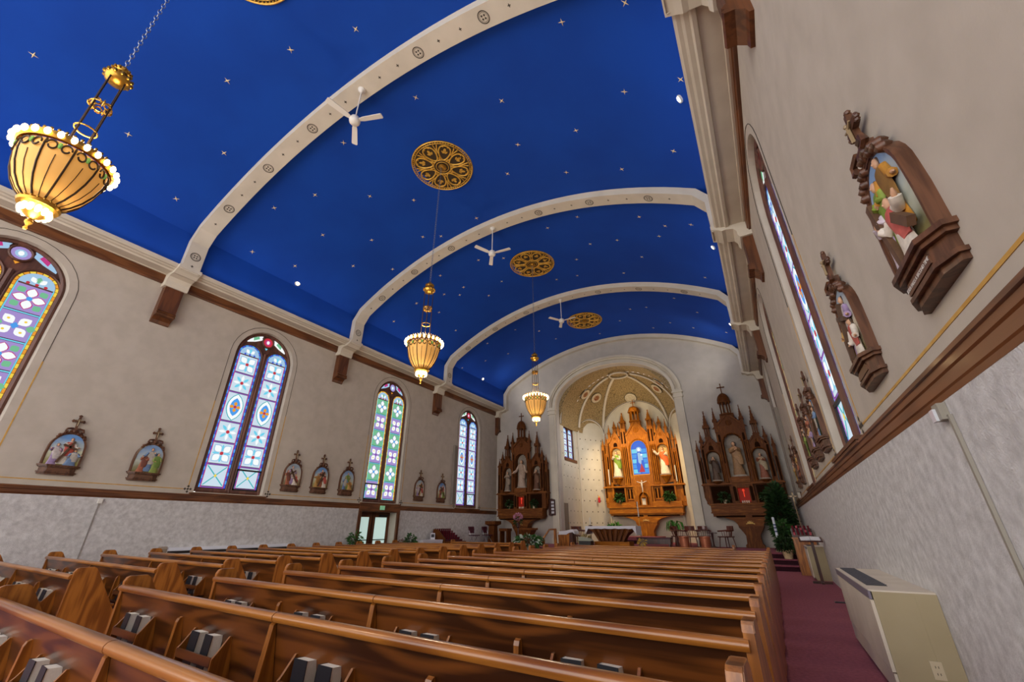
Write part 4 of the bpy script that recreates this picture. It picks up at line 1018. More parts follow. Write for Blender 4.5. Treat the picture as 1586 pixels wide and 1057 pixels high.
def station(side, y, idx, label, near=False, words=None):
    X, sg = (XL, -1) if side == 'left' else (XR, 1)
    # local frame: lx along the wall seen from the nave, ly out of the wall is -y
    t = thing('station_relief', (X, y, 2.38), label, 'wall relief', 'stations of the cross on the side walls', rz=(PI/2 if sg < 0 else -PI/2))
    # rz turns local -y (towards the viewer) into +x for the left wall and -x for the right wall
    def B(name, mat, fn, sm=None): mb = MB(); fn(mb); return mb.build(name, mat, t, sm)
    if 'ledge' not in _sc:
        mb = MB()
        for (w, d, z0, z1) in ((.31, .07, 0, .035), (.33, .095, .035, .06), (.30, .085, .06, .15), (.335, .11, .15, .175), (.36, .13, .175, .205)):
            mb.prism([(-w, 0), (-w, -d*.45), (-w*.62, -d), (w*.62, -d), (w, -d*.45), (w, 0)], 'z', z0, z1)
        _sc['ledge'] = mb.mesh('ledge', M['frame'])
        out = [(.325, .2), (.33, .45), (.32, .60)]+[(.32*math.cos(PI*i/14), .60+.33*math.sin(PI*i/14)) for i in range(1, 14)]+[(-.32, .60), (-.33, .45), (-.325, .2)]
        inn = [(x*.885, .2+(z-.2)*.965) for x, z in out]
        for key, (a, b, d) in {'band0': (1.0, .94, .072), 'band1': (.94, .88, .062)}.items():
            A = [(x*a, .2+(z-.2)*(1-(1-a)*.3)) for x, z in out]; Bp = [(x*b, .2+(z-.2)*(1-(1-b)*.3)) for x, z in out]; R = []
            for p, q in zip(A, Bp): R.append([(p[0], 0, p[1]), (p[0], -d, p[1]), (q[0], -d, q[1]), (q[0], -.02, q[1])])
            mb = MB(); mb.rings(R, False); _sc[key] = mb.mesh('arched_frame', M['frame'], .5)
        mb = MB(); mb.prism(inn, 'y', -.056, -.005); _sc['ground'] = mb
        mb = MB()   # carved crest
        random.seed(3)
        for i in range(13):
            a = PI*(.22+.56*i/12); r = .315+.02*(i % 2)
            mb.ball((r*math.cos(a)*.95, -.06, .62+r*math.sin(a)+(.02 if 4 < i < 8 else 0)), (.038, .045, .034), 6, 4)
        mb.prism([(-.09, .93), (-.05, 1.0), (-.06, 1.05), (.06, 1.05), (.05, 1.0), (.09, .93)], 'y', -.075, -.01); mb.ball((0, -.075, .975), (.05, .03, .045), 8, 5)
        for s in (-1, 1): mb.tube([(s*.05, -.08, 1.04), (s*.14, -.09, 1.02), (s*.16, -.09, .97), (s*.11, -.09, .96)], .022, 6)
        _sc['crest'] = mb.mesh('carved_crest', M['frame'], .8)
        mb = MB(); mb.box(-.022, .022, -.07, -.035, 1.04, 1.33); mb.box(-.085, .085, -.07, -.035, 1.19, 1.235)
        for (x, z) in ((0, 1.33), (-.085, 1.2125), (.085, 1.2125)):
            for k in range(3): a = PI/2+(k-1)*1.1+(PI/2 if x < 0 else -PI/2 if x > 0 else 0); mb.ball((x+.022*math.cos(a), -.052, z+.022*math.sin(a)), .018, 6, 4)
        _sc['cross'] = mb.mesh('crest_cross', M['frame'])
        mb = MB(); mb.tube([(0, -.08, 1.10), (0, -.08, 1.23)], .012, 6); mb.tube([(-.06, -.08, 1.235), (0, -.08, 1.215), (.06, -.08, 1.235)], .008, 5); mb.ball((0, -.085, 1.245), .016, 6, 4); _sc['corpus'] = mb.mesh('gilt_corpus', plain('dull_gilt', '#8f7a58', .5))
        mb = MB(); mb.prism([(-.19, .075), (.19, .075), (.19, .115), (.16, .135), (-.16, .135), (-.19, .115)], 'y', -.092, -.08); _sc['plaque'] = mb.mesh('title_plaque', plain('plaque_wood', '#5f3c26', .4))
        random.seed(11)
    inst('ledge', _sc['ledge'], t)
    inst('arched_frame', _sc['band0'], t); inst('arched_frame', _sc['band1'], t)
    gm = _sc['ground'].mesh('painted_ground', GROUNDS[idx % 3]); inst('painted_ground', gm, t)
    inst('carved_crest', _sc['crest'], t); cr = inst('crest_cross', _sc['cross'], t); inst('gilt_corpus', _sc['corpus'], cr); inst('title_plaque', _sc['plaque'], t)
    if words:
        cu = bpy.data.curves.new('title_lettering', 'FONT'); cu.body = words; cu.align_x = 'CENTER'; cu.align_y = 'CENTER'; cu.size = .030; cu.extrude = .001; cu.space_line = .85
        tmp = bpy.data.objects.new('tmp_text', cu); COL.objects.link(tmp); bpy.context.view_layer.update()
        me = bpy.data.meshes.new_from_object(tmp.evaluated_get(bpy.context.evaluated_depsgraph_get())); bpy.data.objects.remove(tmp)
        me.materials.clear(); me.materials.append(plain('plaque_silver_lettering', '#cfc8c0', .5))
        inst('title_lettering', me, t, (0, -.094, .104), (PI/2, 0, 0))
    R = random.Random(idx*5+(0 if side == 'left' else 50))
    pal = [('#c0b7a8', '#a04a40'), ('#a8854a', '#8a6232'), ('#75823f', '#5c7234'), ('#8d7896', '#aba29c'), ('#94583f', '#683e32'), ('#5f7490', '#9d968b')]
    if near:
        figure('figure', t, (.06, -.078, .17), .60, ('#c8bfb0', '#b85a50'), lean=-.10, depth=.3, kneel=True, arms=((-.4, .5), (.6, .6)))
        figure('figure', t, (-.17, -.07, .20), .50, ('#b5a9b0', '#94849f'), lean=-.02, depth=.25, arms=((.4, .5), (-.4, .4)))
        figure('figure', t, (-.07, -.064, .28), .54, ('#7d9038', '#6c8432'), lean=.0, depth=.22)
        figure('figure', t, (.10, -.062, .34), .54, ('#a8762c', '#7d5c2c'), lean=-.05, depth=.22, arms=((-.5, -.2), (.6, -.3)))
        cb = MB(); cb.T = Matrix.Translation((.10, -.105, .44)) @ Matrix.Rotation(.75, 4, 'Y'); cb.box(.0, .20, -.018, .018, -.028, .028); cb.T = Matrix.Translation((-.10, -.085, .36)) @ Matrix.Rotation(-.22, 4, 'Y'); cb.box(-.025, .025, -.025, .025, -.15, .36)
        cb.build('carried_cross', robe('#5a4230'), t)
    else:
        n = 3
        order = R.sample(range(len(pal)), n)
        for k in range(n):
            dx = (-.13, .11, .0)[k]; hh = (.50, .53, .60)[k]; kneel = (k == 1 and idx % 2 == 0)
            figure('figure', t, (dx*1.15+R.uniform(-.03, .03), (-.07, -.078, -.062)[k], .18+(.05 if k == 2 else 0)), hh, pal[order[k]], lean=R.uniform(-.12, .12), depth=.28, kneel=kneel, arms=((R.uniform(-.5, .5), R.uniform(-.2, .6)), (R.uniform(-.5, .5), R.uniform(-.2, .6))))
        if idx % 3 != 1:
            a = R.choice((-.6, .6, .35)); cb = MB(); cb.T = Matrix.Translation((0, -.10, .52)) @ Matrix.Rotation(a, 4, 'Y'); cb.box(-.02, .02, -.018, .018, -.28, .24); cb.box(-.13, .13, -.018, .018, .08, .12); cb.build('carried_cross', robe('#4f3a2a'), t)
    return t
LST = [(3.10, 'relief with a red-robed figure under a cross, beside the first window'), (4.70, 'relief nearest the wide second window, on its camera side'), (8.78, 'first of three reliefs in a row between second and third windows'), (9.87, 'middle of three reliefs in a row between second and third windows'), (11.04, 'last of three reliefs, just before the window over the side doors'), (15.12, 'first of the two reliefs past the side doors'), (16.72, 'arched relief past the side doors, nearest the last window')]
for i, (y, lab) in enumerate(LST): station('left', y, i, lab)
RST = [(2.66, 'largest arched relief with a plaque on the heater wall', 'JESUS FALLS A SECOND TIME'), (4.38, 'second largest arched relief on the heater wall, white-robed figure', None), (8.30, 'nearest of three overlapping reliefs past the big heater-wall window', None), (9.45, 'middle of three overlapping reliefs past the big heater-wall window', None), (10.70, 'farthest of three overlapping reliefs on the heater wall', None), (14.70, 'nearer of the two tiny reliefs far down the heater wall', None), (16.35, 'tiniest relief, at the far end of the heater wall', None)]
for i, (y, lab, w) in enumerate(RST): station('right', y, i+7, lab, near=(i == 0), words=w)
# ------------------------------------------------------------------ fan-coil heater by the aisle
M['beige'] = mottled('beige_enamel', '#9a8c6c', '#a09272', 3, .5)
M['beigelight'] = mottled('light_beige_enamel', '#c2b6a4', '#cdc2b1', 2.5, .5)
def heater(x0, x1, y0, y1, h, label, outlet=True):
    t = thing('heater_cabinet', (x1, y0, 0), label, 'heater')
    w = x1-x0; L = y1-y0
    # profile (x, z) with a sloped top front
    prof = [(-w, .06), (-w+.03, .0), (0, 0), (0, h), (-w*.40, h), (-w, h-.03)]
    mb = MB(); mb.prism([(-w+.02, .10), (-w+.06, 0), (-.004, 0), (-.004, h-.012), (-w+.02, h-.012)], 'y', .0, L); mb.build('cabinet_body', M['beige'], t)
    mb = MB(); mb.box(-w-.004, -w+.02, .02, L-.02, .22, h-.075); mb.build('front_panel', M['beigelight'], t)
    mb = MB(); mb.box(-w+.0, -w+.02, .02, L-.02, .05, .21); mb.build('kick_panel', M['beigelight'], t)
    mb = MB(); mb.box(-w-.006, -w+.012, .0, L, h-.07, h-.008); mb.build('grille_lip', plain('heater_lip', '#6d6470', .5), t)
    mb = MB(); mb.box(-w, 0, 0, L, h-.012, h); mb.build('top_cover', M['beigelight'], t)
    g = bpy.data.objects.new('air_grille', None); link(g, t); 
    mb = MB(); mb.box(-w+.04, -w+.19, .30*L/2, L-.05, h, h+.003); mb.build('grille_bed', M['black'], g)
    n = 26
    for k in range(n):
        yy = .30*L/2+(L-.05-.15*L)*(k+.5)/n; mb = MB(); mb.box(-w+.04, -w+.19, yy-.006, yy+.006, h+.003, h+.010); mb.build('grille_bar', plain('grille_bar_grey', '#3d3a40', .5) if 'gb' not in M else M['gb'], g)
    mb = MB(); mb.box(-.14, -.0, -.004, 0, .0, h-.012); mb.build('side_strip', M['beige'], t)
    if outlet:
        o = bpy.data.objects.new('outlet_plate', None); o.location = (-w*.36, -.006, .27); link(o, t)
        mb = MB(); mb.box(-.036, .036, -.004, .004, -.058, .058); mb.build('plate', plain('outlet_ivory', '#b9aa8c', .4), o)
        for dz in (-.022, .022):
            for dx in (-.009, .009): mb = MB(); mb.box(dx-.002, dx+.002, -.006, -.004, dz-.007, dz+.007); mb.build('slot', M['black'], o)
    return t
M['gb'] = plain('grille_bar_grey', '#3d3a40', .5)
heater(.575, XR-.022, 5.02, 7.35, .79, 'large beige fan-coil heater cabinet with outlet beside the aisle')
heater(.62, XR-.022, 14.6, 15.6, .80, 'smaller tan heater cabinet behind the book stand', False)
# low white radiator cover on the far wall
t = thing('baseboard_radiator', (XL+.02, 5.7, 0), 'long white radiator cover along the window wall behind pews', 'radiator')
mb = MB(); mb.prism([(0, .0), (.14, .0), (.16, .05), (.16, .74), (.13, .80), (0, .80)], 'y', 0, 3.6); mb.build('cover', plain('radiator_white', '#c9cbd0', .5), t)
mb = MB(); mb.box(.16, .168, .02, 3.58, .66, .72); mb.build('vent_slot', M['black'], t)
mb = MB(); mb.prism([(0, 0), (.16, 0), (.17, .05), (.17, .78), (.14, .83), (0, .83)], 'y', -.14, .0); mb.build('end_cap', plain('radiator_end_cap', '#8a7d6d', .5), t)
# emergency light box with conduit on the heater wall, junction box with conduit opposite
t = thing('emergency_light', (XR-.022, 3.30, 1.86), 'small grey emergency light box with conduit under the chair rail', 'wall light')
mb = MB(); mb.box(-.04, 0, -.045, .045, -.02, .075); mb.build('box', plain('emergency_grey', '#8d8779', .5), t)
mb = MB(); mb.box(-.055, -.04, .0, .06, -.02, .05); mb.build('lens', plain('lens_clear', '#c9cdd0', .15), t)
mb = MB(); mb.box(-.018, 0, -.075, -.050, -1.86, .0); mb.build('conduit', plain('conduit_grey', '#8f897c', .5), t)
t = thing('junction_box', (XL+.02, 4.05, 1.86), 'small white junction box with thin conduit on wainscot by window', 'wall box')
mb = MB(); mb.box(0, .05, -.04, .04, -.05, .06); mb.build('box', M['white'], t)
mb = MB(); mb.box(0, .014, -.008, .008, -1.86, -.05); mb.build('conduit', plain('conduit_neutral_grey', '#8f8a83', .6), t)  # conduit in its own plain grey

M['spkgrey'] = mottled('loudspeaker_grey', '#7f776c', '#898176', 3, .7)
for X, sg, y, lab in ((XL, 1, 17.62, 'tall grey column loudspeaker by the last window on the door side'), (XR, -1, 17.55, 'tall grey column loudspeaker far down the heater wall')):
    t = thing('column_loudspeaker', (X+sg*.002, y, 2.34), lab, 'loudspeaker', 'column loudspeakers')
    mb = MB(); mb.box(min(0, sg*.13), max(0, sg*.13), -.12, .12, 0, 2.92); mb.build('case', M['spkgrey'], t)
    mb = MB(); mb.box(min(sg*.13, sg*.14), max(sg*.13, sg*.14), -.10, .10, .05, 2.87); mb.build('grille_cloth', mottled('grille_cloth_'+str(int(y*100)), '#6f685e', '#7b7469', 60, .9), t)

t = thing('floor_register', (.76, 10.68, 0), 'small dark floor vent on the aisle carpet by the heater', 'vent')
mb = MB(); mb.box(-.09, .09, -.06, .06, .001, .012); mb.build('frame', M['black'], t)
for k in range(5): mb = MB(); mb.box(-.075, .075, -.05+.022*k, -.04+.022*k, .012, .016); mb.build('louvre', M['gb'], t)
# ================================================================== CARVED ALTARS
M['altar_gold'] = wood('high_altar_oak', '#8f520c', '#c07a1a', 'z', 9.0, .5, .0, ring=.35)
M['altar_gold_x'] = wood('high_altar_oak_x', '#9a5a10', '#c8821f', 'x', 8.0, .5, .0, ring=.35)
M['altar_dark'] = wood('side_altar_oak', '#552c0e', '#7d4c1c', 'z', 9.0, .55, .0, ring=.35)
M['altar_dark_x'] = wood('side_altar_oak_x', '#653815', '#8f5824', 'x', 8.0, .55, .0, ring=.35)
for k in ('altar_gold', 'altar_gold_x', 'altar_dark', 'altar_dark_x'): M[k].node_tree.nodes['Principled BSDF'].inputs['Specular IOR Level'].default_value = .15
M['niche'] = mottled('niche_lining', '#877c70', '#9a8f82', 6, .8)
M['niche_gold'] = mottled('niche_lining_gold', '#c9a868', '#d8ba7c', 6, .7)
M['vign'] = plain('gilt_ornament', '#d0a95c', .45, .2)
M['recess_shade'] = plain('recess_shade_brown', '#241207', 1.0, spec=.05)  # dark brown carries the shade of carved hollows in its colour
def pinnacle(par, x, z0, z1, w, mat, y=-.16, open_=True):
    mb = MB(); h = z1-z0; zs = z0+h*.42
    if open_:
        mb.box(x-w/2, x+w/2, y-w/2, y+w/2, z0, z0+h*.10); mb.box(x-w*.58, x+w*.58, y-w*.58, y+w*.58, z0+h*.10, z0+h*.13)
        for a in (-1, 1):
            for b in (-1, 1): mb.box(x+a*w*.36-w*.10, x+a*w*.36+w*.10, y+b*w*.36-w*.10, y+b*w*.36+w*.10, z0+h*.13, zs)
        mb.box(x-w*.12, x+w*.12, y-w*.12, y+w*.12, z0+h*.13, zs)
    else: mb.box(x-w*.42, x+w*.42, y-w*.42, y+w*.42, z0, zs)
    mb.box(x-w*.62, x+w*.62, y-w*.62, y+w*.62, zs, zs+h*.03)
    for a in (-1, 1): mb.prism([(x+a*w*.62, zs+h*.03), (x+a*w*.62-.02*a, zs+h*.12), (x+a*w*.3, zs+h*.03)], 'y', y-w*.6, y+w*.6)
    mb.taper((x, y, zs+h*.03), (w*.9, w*.9), (x, y, z1-h*.08), (w*.10, w*.10))
    for k in range(4):
        zz = zs+h*(.10+.10*k); q = w*.45*(1-(zz-zs)/(z1-zs))+.012
        for a in (-1, 1): mb.ball((x+a*q, y-q*.6, zz), w*.07, 5, 3)
    mb.ball((x, y, z1-h*.075), w*.16, 6, 4); mb.box(x-w*.05, x+w*.05, y-w*.05, y+w*.05, z1-h*.07, z1); mb.box(x-w*.18, x+w*.18, y-w*.05, y+w*.05, z1-h*.035, z1-h*.02)
    mb.build('pinnacle', mat, par)
def gable(par, x, hw, z0, z1, mat, y0=-.24, d=.10, rose=.0):
    mb = MB(); t = .09*hw/.6
    mb.prism([(x-hw, z0), (x+hw, z0), (x, z1)], 'y', y0+.03, y0+d)
    for s in (-1, 1):
        mb.prism([(x+s*hw*1.10, z0-.02), (x+s*hw*.92, z0-.02), (x, z1-t*.4), (x, z1+t)], 'y', y0-.02, y0+d)
        for k in range(1, 6):
            q = k/6; mb.ball((x+s*hw*1.05*(1-q), y0+.02, z0+(z1-z0+t)*q+.015), .030*hw/.5, 5, 4)
    mb.build('gable', mat, par)
    if rose:
        mb = MB(); mb.ring((x, y0+.02, z0+(z1-z0)*.36), rose, rose*.2, 18, 5, 'y')
        for k in range(4): a = k*PI/2+PI/4; mb.ring((x+rose*.45*math.cos(a), y0+.02, z0+(z1-z0)*.36+rose*.45*math.sin(a)), rose*.34, rose*.09, 10, 4, 'y')
        mb.build('gable_rosette', mat, par)
def bay(par, x, hw, z0, z1, nw, nz0, nzs, mat, lining, depth=.30, yf=-.22, cusps=0):
    """panel with an arched niche: front sheet, reveal, lining"""
    mb = MB(); hole = [(x+u, v) for u, v in arch_pts(nw, nzs, nw*1.05, 12, nz0)]
    P = lambda u, v: (u, yf, v); P2 = lambda u, v: (u, yf+depth, v)
    holed_panel(mb, P, x-hw, x+hw, z0, z1, hole); reveal(mb, P, P2, hole); mb.build('bay_front', mat, par)
    mb = MB(); mb.prism([(u, v) for u, v in hole], 'y', yf+depth-.004, yf+depth+.01); mb.build('niche_lining', lining, par)
    mb = MB()
    R = []
    for (u, v) in [(x+u, v) for u, v in arch_pts(nw+.02, nzs, nw*1.05+.02, 14, nz0)]:
        c = Vector((x, nzs)); d = (Vector((u, v))-c); d = Vector((1, 0)) * (1 if u > x else -1) if v <= nzs else d.normalized()
        R.append([(u-d.x*.02, yf-.005, v-d.y*.02), (u, yf-.04, v), (u+d.x*.035, yf-.005, v+d.y*.035)])
    mb.rings(R, False); mb.build('niche_moulding', mat, par)
    if cusps:
        mb = MB()
        for k in range(cusps): a = PI*(k+.5)/cusps; mb.ball((x+nw*.96*math.cos(a), yf+.01, nzs+nw*1.0*math.sin(a)), nw*.085, 6, 4)
        o = mb.build('niche_cusps', mat, par)
def colonnette(par, x, z0, z1, r, mat, y=-.26):
    mb = MB(); mb.lathe([(r*1.7, 0), (r*1.7, .05), (r, .09), (r, z1-z0-.14), (r*1.6, z1-z0-.06), (r*1.9, z1-z0-.04), (r*1.9, z1-z0)], 10, (x, y, z0)); mb.build('colonnette', mat, par, smooth=.6)
def lantern(par, x, z0, zc, z1, zt, r, mat, y=-.12):
    mb = MB(); mb.lathe([(r*1.05, 0), (r*1.05, .05), (r*.9, .07)], 12, (x, y, z0)); mb.build('lantern_base', mat, par)
    for k in range(8):
        a = 2*PI*k/8+PI/8; mb = MB(); mb.lathe([(r*.13, .05), (r*.10, .1), (r*.10, zc-z0-.06), (r*.15, zc-z0)], 8, (x+r*.78*math.cos(a), y+r*.78*math.sin(a), z0)); mb.build('lantern_column', mat, par)
    mb = MB(); mb.lathe([(r*1.0, zc), (r*1.08, zc+.03), (r*1.08, zc+.06), (r*.95, zc+.08)]+[(r*.98*math.cos(t)*1.0, zc+.08+(z1-zc-.08)*math.sin(t)) for t in [PI/2*i/8 for i in range(1, 8)]]+[(r*.1, z1), (r*.06, z1+.05)], 16, (x, y, 0))
    for k in range(8): a = 2*PI*k/8; mb.tube([(x+r*1.0*math.cos(t)*math.cos(a), y+r*1.0*math.cos(t)*math.sin(a), zc+.08+(z1-zc-.07)*math.sin(t)) for t in [PI/2*i/6 for i in range(7)]], r*.05, 5)
    mb.build('lantern_dome', mat, par, smooth=.7)
    h = zt-z1; mb = MB(); mb.box(x-.022, x+.022, y-.02, y+.02, z1, zt); mb.box(x-h*.30, x+h*.30, y-.02, y+.02, z1+h*.60, z1+h*.70)
    for (u, v) in ((0, zt), (-h*.30, z1+h*.65), (h*.30, z1+h*.65)): mb.ball((x+u, y, v), .035, 6, 4)
    mb.build('crowning_cross', mat, par)
def slot(par, x, z0, z1, w, y, nm='blind_arch_shade'):
    mb = MB(); mb.prism([(x+u, v) for u, v in arch_pts(w, z1-w, w*1.1, 6, z0)], 'y', y-.006, y); mb.build(nm, M['recess_shade'], par)  # thin dark sheet on the surface, shade of a blind arch as colour
def base_parts(par, P, mat, matx):
    w = P['mw']; zt = P['mz1']; zb = P['mz0']; pw = P['pw']; pz = P['pz']
    mb = MB()
    prof = [(pw*1.05, .0), (pw*1.05, .10), (pw*.86, .16), (pw*.80, (pz-.48)*.55), (pw*.92, (pz-.48)*.66), (pw*1.25, (pz-.48)*.86), (pw*1.42, (pz-.48)*.94), (pw*1.42, pz-.48)]
    R = [[(-a, -.40, .48+z), (a, -.40, .48+z), (a, .10, .48+z), (-a, .10, .48+z)] for a, z in prof]
    mb.rings(R); mb.build('pedestal', mat, par)
    for s in (-1, 1):
        # bracket with a quarter arch under it
        p = [(0, pz), (s*pw*1.42, pz)]
        for i in range(9): t = PI/2*i/8; p.append((s*(pw*1.42+(w*.97-pw*1.42)*(1-math.cos(t))), pz+(zb-.06-pz)*math.sin(t)))
        p += [(s*w*.97, zb), (0, zb)]
        mb = MB(); mb.prism(p, 'y', -.42, .05); mb.build('arched_bracket', matx, par)
        mb = MB(); mb.box(min(s*.12, s*w*.9), max(s*.12, s*w*.9), -.435, -.42, zb-.10, zb-.03); mb.build('bracket_panel', M['recess_shade'], par)
    mb = MB(); h = zt-zb
    for (z0, z1, e) in ((zb, zb+h*.14, -.03), (zb+h*.14, zb+h*.24, .03), (zb+h*.24, zb+h*.86, .0), (zb+h*.86, zt, .05)): mb.box(-w-e, w+e, -.46-e, .1, z0, z1)
    mb.build('altar_shelf', matx, par)
    mb = MB()
    for a in range(6):
        t = a*PI/5; mb.tube([(0, -.44, pz+.10), (.13*P['mw']/1.4*math.cos(t), -.44, pz+.10+.11*math.sin(t))], .014, 5)
    mb.tube([(-.16, -.44, pz+.08), (0, -.44, pz+.15), (.16, -.44, pz+.08)], .02, 5); mb.build('gilt_emblem', M['vign'], par)
SIDE = dict(mw=1.40, mz0=1.75, mz1=2.20, pw=.33, pz=1.30)
def side_altar(cx, label):
    t = thing('side_altar', (cx, 21.62, 0), label, 'altar', 'carved side altars', )
    m, mx = M['altar_dark'], M['altar_dark_x']
    base_parts(t, SIDE, m, mx)
    mb = MB(); mb.box(-1.55, 1.55, -.12, .2, 2.2, 2.98); mb.build('predella', m, t)
    mb = MB(); mb.box(-.42, -.22, -.34, -.1, 2.2, 2.98); mb.build('predella_pier', m, t); mb = MB(); mb.box(.22, .42, -.34, -.1, 2.2, 2.98); mb.build('predella_pier', m, t)
    mb = MB(); mb.box(-.22, .22, -.33, -.1, 2.83, 2.98); mb.build('niche_lintel', m, t)
    mb = MB(); mb.box(-.215, .215, -.14, -.125, 2.25, 2.83); mb.build('red_glow_niche', glow('red_votive_glow', '#b02a18', .30, '#4a0d06'), t)  # back panel emits, red votive light is put into its colour
    for k, x in enumerate((-.12, -.04, .05, .13)):
        mb = MB(); mb.lathe([(.028, 0), (.034, .09), (.03, .09), (.025, .01)], 10, (x, -.24, 2.22)); mb.build('votive_glass', plain('votive_glass_%d' % k, '#e0c9b0', .3), t)
    mb = MB(); mb.tube([(0, -.20, 2.46), (0, -.20, 2.70)], .02, 6); mb.ball((0, -.20, 2.73), (.05, .05, .06), 8, 5); mb.build('red_lamp', glow('red_lamp_glass', '#d8402a', .8), t)
    mb = MB(); mb.box(-1.64, 1.64, -.30, .2, 2.98, 3.03); mb.box(-1.60, 1.60, -.26, .2, 3.03, 3.07); mb.build('ledge', mx, t)
    bay(t, 0, .62, 3.07, 5.56, .37, 3.28, 4.80, m, M['niche'], cusps=9)
    gable(t, 0, .66, 5.50, 6.10, m, rose=.11)
    for s in (-1, 1):
        bay(t, s*.95, .34, 3.07, 4.72, .265, 3.14, 4.20, m, M['niche'], yf=-.16, depth=.26, cusps=0)
        gable(t, s*.95, .38, 4.66, 5.12, m, y0=-.18, rose=.06)
        mb = MB(); mb.box(s*1.32-.09, s*1.32+.09, -.20, .15, 3.07, 4.75); mb.build('buttress', m, t)
        mb = MB(); mb.box(s*1.54-.07, s*1.54+.07, -.14, .15, 2.50, 4.25); mb.taper((s*1.54, 0, 2.30), (.03, .1), (s*1.54, 0, 2.50), (.16, .28)); mb.build('outer_buttress', m, t)
        pinnacle(t, s*.56, 5.30, 6.50, .17, m, -.20, False); pinnacle(t, s*1.0, 4.95, 6.42, .24, m, -.05)
        pinnacle(t, s*1.32, 4.55, 5.44, .16, m, -.10, False); pinnacle(t, s*1.56, 4.15, 5.06, .14, m, -.06, False)
        colonnette(t, s*.52, 3.07, 4.85, .03, m); colonnette(t, s*.60, 3.07, 4.85, .03, m, -.22); colonnette(t, s*1.24, 3.07, 4.25, .025, m, -.22)
        mb = MB(); mb.lathe([(.05, 0), (.17, .12), (.20, .14), (.20, .17)], 10, (s*.95, -.22, 2.98)); mb.build('statue_bracket', m, t)
    for s in (-1, 1):
        mb = MB(); mb.box(min(s*.52, s*1.28), max(s*.52, s*1.28), -.127, -.12, 2.24, 2.94); mb.build('fern_shade', M['recess_shade'], t)  # flat dark sheet, shade of a hollow put into its colour
        mb = MB(); mb.box(s*1.42-.12, s*1.42+.12, -.24, -.12, 2.2, 2.98); mb.build('predella_pier', m, t)
        slot(t, s*.50, 3.9, 5.2, .05, -.222); slot(t, s*1.32, 3.25, 4.6, .045, -.202); slot(t, s*1.54, 2.7, 4.1, .035, -.142); slot(t, s*.32, 2.3, 2.9, .06, -.342)
        slot(t, s*.95, 4.50, 4.74, .10, -.165)
    mb = MB(); mb.box(-.36, .36, -.34, -.02, 3.05, 3.30); mb.build('statue_plinth', mx, t)
    mb = MB(); mb.box(-.30, .30, -.20, .1, 5.55, 6.15); mb.build('lantern_block', m, t)
    lantern(t, 0, 6.08, 6.66, 7.14, 7.62, .27, m)
    return t
side_altar(-.83, 'dark carved side altar with three statues near the heater wall')
side_altar(-11.93, 'dark carved side altar with three statues near the window wall')
HIGH = dict(mw=2.10, mz0=1.94, mz1=2.37, pw=.42, pz=1.50)
HX, HY = -6.28, 26.42
t = HA = thing('high_altar', (HX, HY, 0), 'tall golden oak high altar with pinnacles in the apse', 'altar')
m, mx = M['altar_gold'], M['altar_gold_x']
base_parts(t, HIGH, m, mx)
mb = MB(); mb.box(-2.35, 2.35, -.10, .3, 2.37, 3.48); mb.build('predella', m, t)
for s in (-1, 1):
    for a, b in ((.50, .60), (1.02, 1.12), (1.78, 1.88)): mb = MB(); mb.box(min(s*a, s*b), max(s*a, s*b), -.24, -.08, 2.37, 3.48); mb.build('predella_pier', m, t)
    mb = MB(); mb.box(min(s*.64, s*.98), max(s*.64, s*.98), -.15, -.09, 2.75, 3.40); mb.build('predella_panel', mx, t)
    mb = MB(); mb.box(min(s*.5, s*2.1), max(s*.5, s*2.1), -.36, -.1, 2.37, 2.62); mb.build('candle_step', mx, t)
mb = MB(); mb.box(-2.43, 2.43, -.28, .3, 3.48, 3.53); mb.box(-2.39, 2.39, -.24, .3, 3.53, 3.57); mb.build('ledge', mx, t)
# tabernacle
bay(t, 0, .48, 2.37, 3.48, .27, 2.45, 2.85, m, M['recess_shade'], yf=-.30, depth=.22)
mb = MB(); mb.box(-.17, .17, -.36, -.12, 2.40, 2.86); mb.prism([(-.19, 2.86), (.19, 2.86), (0, 3.08)], 'y', -.37, -.12); mb.build('tabernacle', mx, t)
mb = MB(); mb.box(-.10, .10, -.375, -.36, 2.46, 2.80); mb.build('tabernacle_door', plain('tabernacle_ivory', '#d8cdb4', .4), t)
